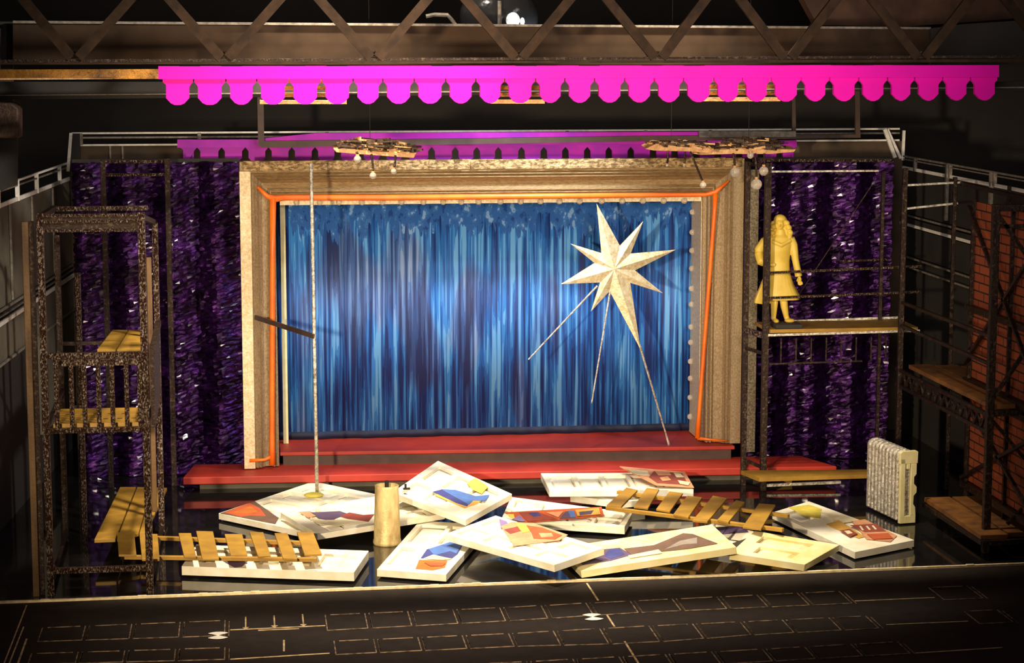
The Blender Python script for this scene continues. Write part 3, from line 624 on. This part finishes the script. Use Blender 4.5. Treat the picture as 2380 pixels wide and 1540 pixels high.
# ================================================================ slatted frames
def slats(label, rails, quads, z, zr):
    o = thing('slatted_bench', label, 'slatted frame', PZ(*rails[0][0], zr))
    for a, b in rails: obj('rail', MB().bar(PZ(*a, zr), PZ(*b, zr), .07, .05, (0, 0, 1)), 'wood', o, bevel=.005)
    for q in quads: obj('slat', MB().prism([PZ(*p, z) for p in q], (0, 0, -.03)), 'wood', o, bevel=.004)
    return o
slats('ochre slatted bench at the front left resting on the long plain white door', [((290, 1294), (736, 1300)), ((345, 1249), (722, 1262))],
      [[(272, 1236), (312, 1237), (317, 1288), (276, 1288)], [(324, 1240), (366, 1240), (371, 1298), (330, 1298)], [(415, 1238), (444, 1238), (456, 1292), (428, 1292)], [(456, 1233), (495, 1234), (509, 1297), (470, 1297)],
       [(522, 1240), (563, 1240), (575, 1288), (536, 1288)], [(580, 1235), (612, 1236), (629, 1290), (600, 1292)], [(638, 1238), (668, 1238), (691, 1298), (658, 1296)], [(690, 1235), (728, 1236), (748, 1286), (708, 1288)]], .36, .31)
slats('ochre slatted frame propped across the back right of the door heap', [((1410, 1180), (1820, 1231)), ((1436, 1143), (1833, 1199))],
      [[(1456, 1132), (1482, 1138), (1444, 1176), (1410, 1173)], [(1503, 1133), (1532, 1136), (1506, 1180), (1473, 1176)], [(1556, 1141), (1587, 1145), (1557, 1187), (1525, 1182)], [(1597, 1151), (1632, 1155), (1600, 1201), (1565, 1194)],
       [(1657, 1151), (1690, 1157), (1644, 1211), (1610, 1208)], [(1711, 1161), (1731, 1166), (1693, 1212), (1667, 1207)], [(1764, 1169), (1802, 1172), (1769, 1228), (1726, 1223)]], .43, .38)
# ================================================================ gold cup
cb = PZ(900, 1263, 0) ; 
t = thing('metal_cup', 'tapered gold streaked cylinder with a black rod in its open top, front centre', 'cup', cb)
obj('cup_body', MB().lathe(cb, [(0, .0), (.19, .0), (.198, .02), (.196, .05), (.188, .08), (.165, .80), (.172, .83), (.16, .84), (.145, .82), (.15, .45), (0, .45)], 36), 'cup', t, smooth=True)
obj('rod', MB().tube([cb + V((0, 0, .45)), cb + V((0, 0, .9))], .03, 8), 'black', t)
c = PZ(945, 1132, .55)
tag(obj('black_clip', MB().box((c.x - .05, c.y - .03, c.z - .03), (c.x + .05, c.y + .03, c.z - .01)).box((c.x - .03, c.y - .02, c.z - .01), (c.x + .0, c.y + .02, c.z + .05)), 'black'), 'tiny black clip on the edge of the tilted white door', 'clip')
# ================================================================ radiator
ra = thing('radiator', 'silver finned radiator with a cream end plate standing at the right', 'radiator', (5.5, -3.4, 0))
A, B = PZ(2012, 1182, 0), PZ(2086, 1218, 0); A.z = B.z = 0
ax = (B - A); W = V((.27, .05, 0)); NF = 9
for i in range(NF):
    c = A.lerp(B, (i + .35) / (NF + .3)); d = ax.normalized() * .045; mb = MB()
    sec = []
    for k in range(7): a = math.pi * k / 6; sec.append(V((W.x * .5 - W.x * .5 * math.cos(a), W.y * .5 - W.y * .5 * math.cos(a), 1.0 + .09 * math.sin(a))))
    poly = [c + V((0, 0, .04)), c + W + V((0, 0, .04))] + [c + p for p in sec[::-1]]
    mb.prism([p - d for p in poly], d * 2); obj('fin', mb, 'silver', ra, bevel=.02)
e0 = A.lerp(B, 1.0); out = ax.normalized() * .06
def ep(u, z): return e0 + W * u + V((0, 0, z))
ends = MB().prism([ep(0, 0.02), ep(.28, 0.02), ep(.28, .98), ep(0, .98)], out).prism([ep(.28, .02), ep(.95, .02), ep(.95, .13), ep(.28, .13)], out).prism([ep(-.04, .9), ep(1.0, .9), ep(1.02, 1.07), ep(.9, 1.09), ep(.1, 1.09), ep(-.04, 1.06)], out)
sc = [ep(.62, .13), ep(.95, .13), ep(.92, .25), ep(.8, .3), ep(.82, .42), ep(.98, .47), ep(.98, .55), ep(.82, .6), ep(.82, .7), ep(.95, .74), ep(.95, .9), ep(.62, .9)]
ends.prism(sc, out).prism([ep(.38, .82), ep(.58, .82), ep(.58, .9), ep(.38, .9)], out)
obj('end_plate', ends, 'cream', ra, bevel=.008)
# ================================================================ scaffold right of frame
sc_ = thing('scaffold_platform', 'dark metal scaffold right of the gold frame carrying the yellow figurine', 'scaffold', (5.1, -.9, 0))
def sp(x, y, z0, z1, wd, m='scaf'): vpost(x, y, z0, z1, wd, m, 'post', sc_)
sp(4.05, -1.4, 0, 5.12, .095); sp(3.83, -.99, 0, 5.12, .08); sp(6.22, -1.4, 0, 5.02, .08); sp(6.15, -.5, 0, 4.9, .055)
def rb(a, b, wd=.045, m='scaf', name='rail'): obj(name, MB().bar(a, b, wd), m, sc_)
for z0, z1, y, m in ((3.43, 3.5, -1.45, 'tower'), (3.04, 3.1, -1.45, 'tower'), (2.46, 2.49, -1.45, 'silver')): rb((4.08, y, z0), (6.5, y, z1), .035, m)
rb((4.7, -.4, 2.53), (6.5, -.4, 2.56), .035, 'silver'); rb((5.5, -.4, 3.48), (6.3, -.4, 3.50), .03, 'tower')
rb((4.05, -.4, 5.1), (6.3, -.4, 5.08), .04, 'tower'); rb((4.2, -.4, 4.92), (6.1, -.4, 4.92), .028, 'silver')
rb((3.83, -.99, 2.48), (4.05, -1.4, 2.44), .09, 'tower'); rb((3.83, -.99, 2.2), (4.05, -1.4, 2.16), .05); rb((4.05, -1.4, 5.08), (3.83, -.99, 5.08), .06)
rb((4.05, -1.4, 2.0), (5.6, -1.4, 2.02), .025, 'scaf')
for i in range(9): rb((4.3 + .24 * i, -1.4, 2.03), (4.3 + .24 * i, -1.4, 2.4), .02)
rb((4.1, -1.4, .08), (5.3, -1.4, .10), .04, 'silver')
rb((3.83, -.99, .42), (4.05, -1.4, .36), .05); rb((6.0, -.4, 4.7), (4.8, -.4, 2.9), .015)
obj('deck', MB().box((4.12, -1.36, 2.48), (6.5, -.45, 2.535)), 'wood', sc_)
obj('lower_plank', MB().prism([PZ(1722, 1093, .36), PZ(2015, 1090, .36), PZ(2015, 1102, .36), PZ(1765, 1110, .36)], (0, 0, -.06)), 'wood', sc_)
obj('bracket', MB().prism([PY(1805, 1110, -.95), PY(1842, 1110, -.95), PY(1840, 1122, -.95), PY(1828, 1121, -.95)], (0, .05, 0)), 'wood', sc_)
# ================================================================ scaffold at far right with brick panels
fs = thing('scaffold_tower', 'dark scaffold at the right edge with brick printed panels and wooden decks', 'scaffold', (6.3, -4, 0))
X = 6.1
def fb(a, b, wd=.05, m='scaf', name='brace'): return obj(name, MB().bar(a, b, wd), m, fs)
vpost(X, -5.75, 0, 4.80, .10, 'scaf', 'post', fs); vpost(X, -1.75, 0, 4.8, .08, 'scaf', 'post', fs); 
vpost(6.9, -1.75, 0, 4.9, .06, 'scaf', 'post', fs); vpost(7.35, -4.2, 0, 4.8, .07, 'scaf', 'post', fs)
vpost(7.6, -2.2, 0, 4.8, .05, 'scaf', 'post', fs)
fb((X, -5.75, 4.75), (7.6, -5.75, 4.75), .09); fb((X, -5.75, 4.5), (7.6, -5.75, 4.5), .05)
fb((X, -1.75, 4.78), (7.0, -1.75, 4.82), .03, 'silver', 'rail'); fb((X, -1.75, 4.42), (6.95, -1.75, 4.5), .03, 'silver', 'rail')
fb((7.0, -1.75, 4.8), (6.9, -5.75, 4.78), .06)
fb((X, -1.75, 2.98), (X, -5.75, 3.0), .045, name='rail'); fb((X, -1.75, 2.62), (X, -5.75, 2.62), .045, name='rail')
# lattice girder under the deck
fb((X, -1.6, 1.92), (X, -5.75, 1.92), .05, name='girder_chord'); fb((X, -1.6, 1.68), (X, -5.75, 1.68), .05, name='girder_chord')
g = MB(); 
for i in range(14): y0 = -1.8 - i * .28; g.bar((X, y0, 1.70), (X, y0 - .14, 1.90), .03); g.bar((X, y0 - .14, 1.90), (X, y0 - .28, 1.70), .03)
obj('girder_lattice', g, 'scaf', fs)
for k in range(4): obj('deck_plank', MB().box((X + .03 + k * .38, -5.7, 2.0 + .004 * k), (X + .38 + k * .38, -2.1 - .1 * k, 2.06)), 'wooddark', fs)
for k in range(4): obj('deck_plank', MB().box((5.9 + k * .42, -6.1 + .1 * k, .28), (6.28 + k * .42, -3.7, .34)), 'wooddark', fs)
fb((X, -5.75, 1.95), (7.6, -5.75, 1.95), .08); fb((5.88, -3.7, .24), (5.92, -6.15, .24), .06); fb((5.9, -6.15, .24), (7.6, -6.0, .24), .07)
BX = 6.6
def panel(z0, z1, y0, y1):
    obj('brick_panel', MB().box((BX, y1, z0), (BX + .05, y0, z1)), 'brick', fs)
panel(2.1, 4.66, -3.55, -6.9); panel(.55, 1.85, -3.55, -6.9)
for z in (3.12, 2.04, 1.9, .5): fb((BX - .06, -3.5, z), (BX - .06, -6.9, z), .09)
fb((BX - .05, -3.6, 0), (BX - .05, -3.6, 4.7), .05); fb((BX - .05, -5.2, 0), (BX - .05, -5.2, 4.7), .05)
for (y0, z0, y1, z1) in ((-3.6, 4.6, -6.7, 2.2), (-3.6, 2.3, -6.6, 4.5), (-3.6, 1.8, -6.6, .6), (-3.6, .6, -6.6, 1.8)): fb((BX - .12, y0, z0), (BX - .12, y1, z1), .05)
fb((X, -5.75, 4.7), (7.3, -5.75, 3.1), .05); fb((7.6, -5.75, 4.3), (X, -5.75, 2.1), .05); fb((X, -5.75, 1.9), (7.4, -5.75, .4), .045); fb((7.6, -5.75, 1.6), (X + .3, -5.75, .4), .045)
# ================================================================ figurine
FB = PY(1812, 747, -1.08); FB.z = 2.605
k = .00655
fg = thing('figurine', 'yellow resin figurine of a long-haired woman in a flared coat on a black base', 'figurine', (FB.x, FB.y, 2.535))
def fp(px, py, dy=0): return V((FB.x + (px - 1808) * k, FB.y + dy, FB.z + (745 - py) * k))
mb = MB()
def loft(rings, n=28):
    vs = []; 
    for px, py, rx, ry, dy in rings:
        c = fp(px, py, dy)
        for i in range(n):
            a = 2 * math.pi * i / n; fl = 1 + .05 * math.sin(a * 5) * (1 if py > 650 else 0)
            vs.append(c + V((rx * k * math.cos(a) * fl, ry * k * math.sin(a) * fl, 0)))
    m_ = len(rings); mb.add(vs, [(j * n + i, j * n + (i + 1) % n, (j + 1) * n + (i + 1) % n, (j + 1) * n + i) for j in range(m_ - 1) for i in range(n)] + [tuple(range(n))[::-1], tuple((m_ - 1) * n + i for i in range(n))])
loft([(1812, 689, 47, 32, 0), (1812, 682, 45, 31, 0), (1808, 655, 34, 25, 0), (1805, 625, 26, 19, 0), (1804, 600, 25, 18, 0), (1803, 572, 28, 19, 0), (1804, 550, 32, 18, 0), (1805, 541, 28, 15, 0), (1806, 535, 14, 11, 0), (1806, 522, 9, 9, 0)])
# coat tail flaring to the left
mb.prism([fp(1778, 618, .02), fp(1792, 618, .02), fp(1790, 698, .02), fp(1772, 702, .0), fp(1747, 698, .0), (fp(1748, 690, .0))], (0, .09, 0))
# bent arm on the hip, hanging arm
mb.tube([fp(1783, 545), fp(1768, 552, -.02), fp(1755, 572, .02), fp(1754, 580, 0)], [.075, .085, .075, .06], 12)
mb.tube([fp(1754, 578, 0), fp(1758, 596, -.06), fp(1776, 603, -.11)], [.07, .08, .05], 12)
mb.ell(fp(1764, 598, -.04), (.10, .08, .07)); mb.ell(fp(1784, 604, -.13), (.05, .03, .035))
mb.tube([fp(1830, 545), fp(1838, 560), fp(1843, 595, -.02), fp(1848, 622, -.05), fp(1850, 634, -.06)], [.075, .07, .055, .055, .06], 12)
mb.ell(fp(1852, 641, -.07), (.034, .024, .045))
for i, (dx, L) in enumerate(((-4, .052), (-1.4, .062), (1.2, .058), (3.8, .046))):
    p = fp(1853 + dx, 646, -.07); mb.tube([p, p + V((.004 * i, -.006, -L * .5)), p + V((.004 * i, -.02, -L))], [.0125, .012, .010], 7)
p = fp(1848, 638, -.085); mb.tube([p, p + V((-.02, -.015, -.03)), p + V((-.018, -.02, -.055))], [.013, .012, .010], 7)
# legs and feet
mb.tube([fp(1795, 685), fp(1794, 705), fp(1793, 735, .0)], [.062, .056, .038], 12); mb.tube([fp(1816, 685), fp(1819, 708), fp(1825, 735)], [.066, .058, .04], 12)
mb.ell(fp(1797, 740, -.05), (.045, .10, .035)); mb.ell(fp(1831, 740, -.04), (.085, .07, .035)); mb.ell(fp(1793, 734, 0), .042); mb.ell(fp(1825, 733, 0), .045)
# head, hair, face
mb.ell(fp(1803, 508, 0), (.082, .092, .112)); mb.ell(fp(1807, 503, .035), (.108, .10, .105)); mb.ell(fp(1805, 497, .01), (.095, .10, .07))
mb.tube([fp(1815, 502, .04), fp(1822, 522, .03), fp(1827, 540, .0), fp(1824, 550, -.05)], [.06, .066, .058, .03], 10)
mb.tube([fp(1794, 504, .05), fp(1789, 524, .05), fp(1787, 543, .04)], [.05, .06, .045], 10); mb.ell(fp(1806, 530, .07), (.12, .07, .12))
for px_, py_, r_ in ((1820, 507, .05), (1825, 518, .052), (1828, 530, .055), (1826, 541, .05), (1820, 548, .04), (1789, 515, .045), (1786, 530, .045)): mb.ell(fp(px_, py_, -.02), (r_, .06, r_ * .9))
mb.ell(fp(1801, 512, -.092), (.013, .020, .018)); mb.ell(fp(1802, 521, -.085), (.024, .012, .008)); mb.ell(fp(1801, 502, -.088), (.052, .014, .010))
mb.ell(fp(1797, 507, -.084), (.012, .008, .006)); mb.ell(fp(1807, 507, -.084), (.012, .008, .006))
mb.ell(fp(1821, 511, -.01), (.012, .02, .028))
mb.tube([fp(1783, 549, -.08), fp(1804, 558, -.13), fp(1828, 547, -.08)], [.03, .03, .03], 8)  # collar
o = obj('body', mb, 'yellow', fg, smooth=True)
rm = o.modifiers.new('merge', 'REMESH'); rm.mode = 'VOXEL'; rm.voxel_size = .009; rm.use_smooth_shade = True
sm = o.modifiers.new('smooth', 'SMOOTH'); sm.iterations = 2; sm.factor = .5
bp = PY(1820, 757, -1.2)
obj('base', MB().box((FB.x - .13, -1.37, 2.538), (FB.x + .30, -.98, 2.608)), 'black', fg, bevel=.02)
# ================================================================ valances
def valance(label, Y, gaps, x0, x1, ft, fb_, bt, slot, m, loc, thick=.06):
    t = thing('scalloped_valance', label, 'valance', loc)
    L = lambda pr, x: pr[0] + (pr[1] - pr[0]) * (x - x0) / (x1 - x0)
    s = (gaps[1] - gaps[0]) / 75
    mb = MB(); edges = [x0 + 18 * s] + gaps + [x1 - 10 * s]
    for i in range(len(edges) - 1):
        a, b = edges[i], edges[i + 1]; ha = 10 * s if i else 0; hb = 10 * s if i < len(edges) - 2 else 0
        yt = L(fb_, a) - 3 * s; ys = L(fb_, a) + slot * s; yb = L(bt, a); yc = yb - 16 * s; ch = 20 * s
        pts = [(a + (1.5 * s if ha else -8 * s), yt), (a + (1.5 * s if ha else -8 * s), ys - 11 * s), (a + ha * .7, ys - 5 * s), (a + ha, ys), (a + ha, yc), (a + ha + ch * .55, yb - 4 * s), (a + ha + ch, yb), (b - hb - ch, yb), (b - hb - ch * .55, yb - 4 * s), (b - hb, yc), (b - hb, ys), (b - hb * .7, ys - 5 * s), (b - (1.5 * s if hb else -6 * s), ys - 11 * s), (b - (1.5 * s if hb else -6 * s), yt)]
        mb.prism([PY(*p, Y) for p in pts], (0, thick, 0))
    obj('scalloped_edge', mb, m, t)
    f = MB(); n = 40
    for i in range(n):
        a, b = x0 + (x1 - x0) * i / n, x0 + (x1 - x0) * (i + 1) / n; j = random.uniform(-1, 1) * s * .6
        f.prism([PY(a, L(ft, a) + j, Y - .12), PY(b, L(ft, b) + j, Y - .12), PY(b, L(fb_, b) + j * .4, Y - .12), PY(a, L(fb_, a) + j * .4, Y - .12)], (0, .16, 0))
    obj('fascia', f, m, t)
    return t
G = [450, 525, 597, 672, 747, 821, 890, 963, 1036, 1106, 1173, 1245, 1313, 1382, 1452, 1521, 1589, 1659, 1725, 1792, 1862, 1928, 1996, 2063, 2126, 2191, 2256]
valance('bright magenta scalloped valance hanging across the top of the stage front', -6.3, G, 368, 2322, (154, 151), (184, 179), (244, 233), 18, 'magenta', PY(1300, 180, -6.3))
G2 = [458, 515, 570, 624, 678, 732, 785, 838, 890, 942] + [1003, 1058, 1108, 1158, 1212, 1264, 1314, 1365, 1415, 1466, 1518, 1568, 1618, 1668, 1718, 1768, 1812]
valance('scalloped valance painted violet for dimmer light behind the top of the gold frame', 1.97, G2, 412, 1852, (324, 326), (343, 341), (379, 377), 12, 'violet', PY(1130, 350, 2.0))
obj2 = MB().prism([PY(605, 322, 1.7), PY(740, 309, 1.7), PY(1640, 306, 1.7), PY(1640, 334, 1.7), PY(605, 340, 1.7)], (0, .14, 0))
tag(obj('acrylic_strip', obj2, 'violet'), 'plain violet strip above the dark hanging bar at the back', 'strip')
t = thing('hanging_bar', 'dark brown horizontal bar on three drop rods above the gold frame', 'bar', PY(1300, 325, 1.2))
obj('bar', MB().prism([PY(605, 328, 1.56), PY(1500, 316, 1.56), PY(2000, 312, 1.56), PY(2000, 320, 1.56), PY(1500, 328, 1.56), PY(605, 343, 1.56)], (0, .14, 0)), 'bracket', t)
obj('bar_sleeve', MB().prism([PY(1625, 305, 1.46), PY(1850, 305, 1.46), PY(1850, 318, 1.46), PY(1625, 319, 1.46)], (0, .08, 0)), 'raildim', t)
for px, y0, y1, wd in ((607, 130, 338, .10), (1845, 130, 310, .06), (1993, 130, 312, .08)):
    obj('drop_rod', MB().bar(PY(px - 3, y0, 1.58), PY(px, y1, 1.58), wd, .06), 'bracket', t)
tag(obj('grid_batten', MB().box((-13, 1.5, PY(1190, 128, 1.58).z), (13, 1.7, PY(1190, 100, 1.58).z)), 'black'), 'black overhead batten the drop rods hang from, behind the fascia board', 'batten')
# ================================================================ truss and overhead beams
tr = thing('roof_truss', 'dark brown triangulated truss crossing the top of the picture', 'truss', PY(1190, 140, -6.42))
Y = -6.42
obj('bottom_chord', MB().prism([PY(-60, 139, Y), PY(2440, 128, Y), PY(2440, 134, Y), PY(-60, 146, Y)], (0, .12, 0)), 'scaf', tr)
obj('bottom_flange', MB().prism([PY(-60, 146, Y - .05), PY(2440, 137, Y - .05), PY(2440, 144, Y - .05), PY(-60, 150, Y - .05)], (0, .22, 0)), 'truss', tr)
obj('top_chord', MB().prism([PY(-60, -60, Y), PY(2440, -66, Y), PY(2440, -36, Y), PY(-60, -30, Y)], (0, .12, 0)), 'truss', tr)
nodes = [-155, 175, 522, 870, 1205, 1530, 1830, 2140, 2450]
for a, b in zip(nodes, nodes[1:]):
    m_ = (a + b) / 2
    obj('diagonal', MB().bar(PY(a + 8, 134, Y), PY(m_ - 12, -40, Y), .12, .07), 'truss', tr); obj('diagonal', MB().bar(PY(b - 8, 134, Y + .02), PY(m_ + 12, -40, Y + .02), .12, .07), 'truss', tr)
for a in nodes[1:-1]: obj('gusset', MB().prism([PY(a - 34, 119, Y + .06), PY(a + 34, 119, Y + .06), PY(a + 22, 136, Y + .06), PY(a - 22, 136, Y + .06)], (0, .04, 0)), 'scaf', tr)
t = thing('fascia_panel', 'grey brown board with a white top edge behind the roof truss', 'board', PY(1100, 100, -3.5))
obj('panel', MB().prism([PY(30, 54, -3.5), PY(2164, 68, -3.5), PY(2164, 150, -3.5), PY(30, 150, -3.5)], (0, .1, 0)), mat('dim_brown_board', srgb(70, 54, 40), srgb(52, 40, 30), 1.5, .85, spec=.2), t)
obj('top_edge', MB().prism([PY(30, 48, -3.56), PY(2164, 63, -3.56), PY(2164, 68, -3.56), PY(30, 54, -3.56)], (0, .12, 0)), 'raildim', t)
tag(obj('black_board', MB().prism([PY(2164, 66, -3.6), PY(2240, 56, -3.6), PY(2460, 42, -3.6), PY(2460, 150, -3.6), PY(2164, 150, -3.6)], (0, .1, 0)), 'black'), 'black board at the top right beyond the roof truss', 'board')
tag(obj('wooden_beam', MB().prism([PY(1830, -70, -2), PY(2460, -70, -2), PY(2460, 34, -2), PY(2270, 50, -2), PY(2100, 62, -2), PY(1900, 58, -2)], (0, .3, 0)), mat('dark_brown_beam_wood', srgb(84, 54, 36), srgb(58, 36, 26), 3, .7)), 'brown wooden beam in shadow at the top right above the truss', 'beam')
t = thing('gold_beam', 'dull gold beam running behind the truss, bright at its left end', 'beam', PY(100, 170, -5))
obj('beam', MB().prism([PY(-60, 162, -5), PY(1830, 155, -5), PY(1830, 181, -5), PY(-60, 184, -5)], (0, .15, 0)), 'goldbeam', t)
obj('lower_lip', MB().prism([PY(-60, 182, -5.08), PY(262, 180, -5.08), PY(262, 184, -5.08), PY(-60, 186, -5.08)], (0, .1, 0)), 'palewood', t)
t = thing('grey_beam', 'dark grey beam with thin pale edge below the gold beam', 'beam', PY(200, 215, -4))
obj('beam', MB().prism([PY(-60, 190, -4), PY(2440, 190, -4), PY(2440, 208, -4), PY(-60, 232, -4)], (0, .12, 0)), 'darkwall', t)
obj('edge', MB().prism([PY(-60, 221, -4.06), PY(2440, 201, -4.06), PY(2440, 204, -4.06), PY(-60, 223, -4.06)], (0, .08, 0)), 'raildim', t)
gp = 'gold plates behind the magenta valance'
for a, b, y0, y1, lb in ((604, 806, 184, 249, 'leftmost gold plate showing between the tabs of the magenta valance'), (1142, 1266, 183, 248, 'middle gold plate showing between the tabs of the magenta valance'), (1634, 1814, 182, 241, 'rightmost gold plate showing between the tabs of the magenta valance')):
    t = thing('gold_plate', lb, 'plate', PY((a + b) / 2, 230, -5.1), gp)
    for q in range(4):
        ya = y0 + (y1 - y0) * q / 4; obj('slat', MB().prism([PY(a + 6 - q * 2, ya, -5.1 - .06 * q), PY(b - 6 + q * 2, ya, -5.1 - .06 * q), PY(b - 6 + q * 2, ya + 9, -5.1 - .06 * q), PY(a + 6 - q * 2, ya + 9, -5.1 - .06 * q)], (0, .2, 0)), 'goldbeam' if q < 3 else 'palewood', t)
t = thing('clamp', 'mottled dark bracket box on the left edge above a grey post', 'clamp', PY(15, 320, -4.5))
obj('bracket_box', MB().prism([PY(-60, 235, -4.5), PY(28, 240, -4.5), PY(44, 252, -4.5), PY(44, 322, -4.5), PY(-60, 322, -4.5)], (0, .5, 0)), 'fuzz', t, bevel=.03)
tag(obj('grey_post', MB().prism([PY(-60, 322, -4.2), PY(40, 322, -4.2), PY(40, 430, -4.2), PY(-60, 460, -4.2)], (0, .1, 0)), 'darkwall'), 'dark grey flat post below the mottled bracket at the left edge', 'post')
tag(obj('grey_flat', MB().prism([PY(-60, 50, -3.3), PY(30, 50, -3.3), PY(30, 238, -3.3), PY(-60, 238, -3.3)], (0, .1, 0)), 'darkwall'), 'dark grey flat at the top left corner beside the fascia board', 'panel')
t = thing('spotlight_housing', 'glossy black lamp housing with painted bright glints behind the top of the truss', 'lamp', PY(1180, 40, -1))
m, tt, b, tc = nt('gloss_black_plastic'); b.inputs['Base Color'].default_value = (.02, .02, .022, 1); b.inputs['Roughness'].default_value = .18; bump(tt, b, noi(tt, tc.outputs['Object'], 3, 3), .5, .05)
obj('housing', MB().ell(PY(1160, 40, -1), (.6, .4, .5), 32, 20), m, t, smooth=True)
m2, tt, b, tc = nt('glowing_glint'); b.inputs['Base Color'].default_value = (1, .95, .9, 1); b.inputs['Emission Color'].default_value = (1, .93, .9, 1); b.inputs['Emission Strength'].default_value = .9
f = noi(tt, tc.outputs['Object'], 9, 3); r = ramp(tt, f, [(.4, (.12, .11, .11, 1)), (.6, (1, .95, .93, 1))]); tt.links.new(r.outputs[0], b.inputs['Emission Color'])
obj('lens', MB().ell(PY(1190, 46, -1.35), (.12, .08, .12), 16, 10), m2, t, smooth=True); obj('lens', MB().ell(PY(1214, 50, -1.35), (.035, .04, .06), 12, 8), m2, t, smooth=True)  # bright reflections on the housing, painted as glowing spots
obj('stem', MB().tube([PY(1161, 2, -1.5), PY(1161, 60, -1.5)], .03, 8), 'raildim', t); obj('cable', MB().tube([PY(1106, 18, -1.6), PY(1116, 42, -1.6), PY(1131, 62, -1.6)], .025, 8), 'raildim', t)
obj('cable', MB().tube([PY(990, 38, -1.6), PY(1010, 34, -1.6), PY(1040, 35, -1.6), PY(1050, 46, -1.6), PY(1060, 60, -1.6)], .03, 8), 'raildim', t)
# ================================================================ hanging bulb clusters
def cluster(label, slab, dark, bulbs, Y, wires):
    t = thing('hanging_lamp_raft', label, 'hanging lamp', PY(*slab[0], Y))
    obj('raft', MB().prism([PY(*p, Y) for p in slab], (0, .35, .04)), 'palewood', t, bevel=.008)
    d = MB(); (xa, ya), (xb, yb), hh = dark
    for i in range(170):
        u = random.random(); px = xa + (xb - xa) * u; py = ya + (yb - ya) * u + random.uniform(-hh, 3) * (1 - abs(2 * u - 1) ** 2 * .6); L = random.uniform(8, 46)
        d.cur = 1 if random.random() < .22 else 0
        p = PY(px - L / 2, py + random.uniform(-3, 3), Y + random.uniform(-.06, .3)); q = PY(px + L / 2, py + random.uniform(-3, 5), Y + random.uniform(-.06, .3))
        d.bar(p, q, random.uniform(.010, .035), random.uniform(.02, .07))
    obj('torn_bark', d, ['fuzz', 'palewood'], t)
    for (x0, y0), (x1, y1), r in bulbs:
        c = PY(x1, y1, Y - .02); tp = PY(x0, y0, Y - .02)
        cdn = obj('bulb_cord', MB().tube([tp, tp.lerp(c, .5) + V((.01, 0, 0)), c + V((0, 0, r * .8))], .016, 8), 'scaf', t)
        add_bulb(cdn, c, r, 'glass'); obj('socket', MB().tube([c + V((0, 0, r * .75)), c + V((0, 0, r * 1.3))], .025, 8), 'palewood', cdn)
    for x in wires: 
        p = PY(x, slab[0][1] - 20, Y + .2); obj('suspension_wire', MB().tube([p, V((p.x, p.y, 7.6))], .004, 5), 'black', t)
cluster('torn brown raft with three small bulbs hanging above the left half of the gold frame', [(775, 346), (800, 344), (880, 352), (968, 355), (962, 367), (915, 364), (830, 358), (782, 354)], ((798, 340), (965, 352), 24),
        [((829, 352), (831, 370), .055), ((863, 358), (867, 408), .05), ((919, 360), (915, 398), .042)], -3.0, (860,))
cluster('flat torn brown raft above the gold frame with one bulb on a slanting cord', [(1500, 346), (1525, 334), (1600, 342), (1660, 345), (1655, 356), (1600, 352), (1520, 350)], ((1520, 334), (1650, 340), 10),
        [((1552, 350), (1550, 384), .02), ((1592, 352), (1590, 384), .02), ((1604, 352), (1634, 430), .05)], -2.6, (1560,))
cluster('thick dark torn raft above the right frame corner with four round bulbs', [(1608, 356), (1660, 347), (1740, 346), (1850, 347), (1846, 353), (1790, 358), (1700, 358), (1625, 360)], ((1668, 342), (1815, 344), 24),
        [((1704, 356), (1708, 400), .075), ((1776, 356), (1775, 397), .072), ((1755, 356), (1758, 428), .085), ((1742, 352), (1744, 361), .05)], -2.2, (1740,))
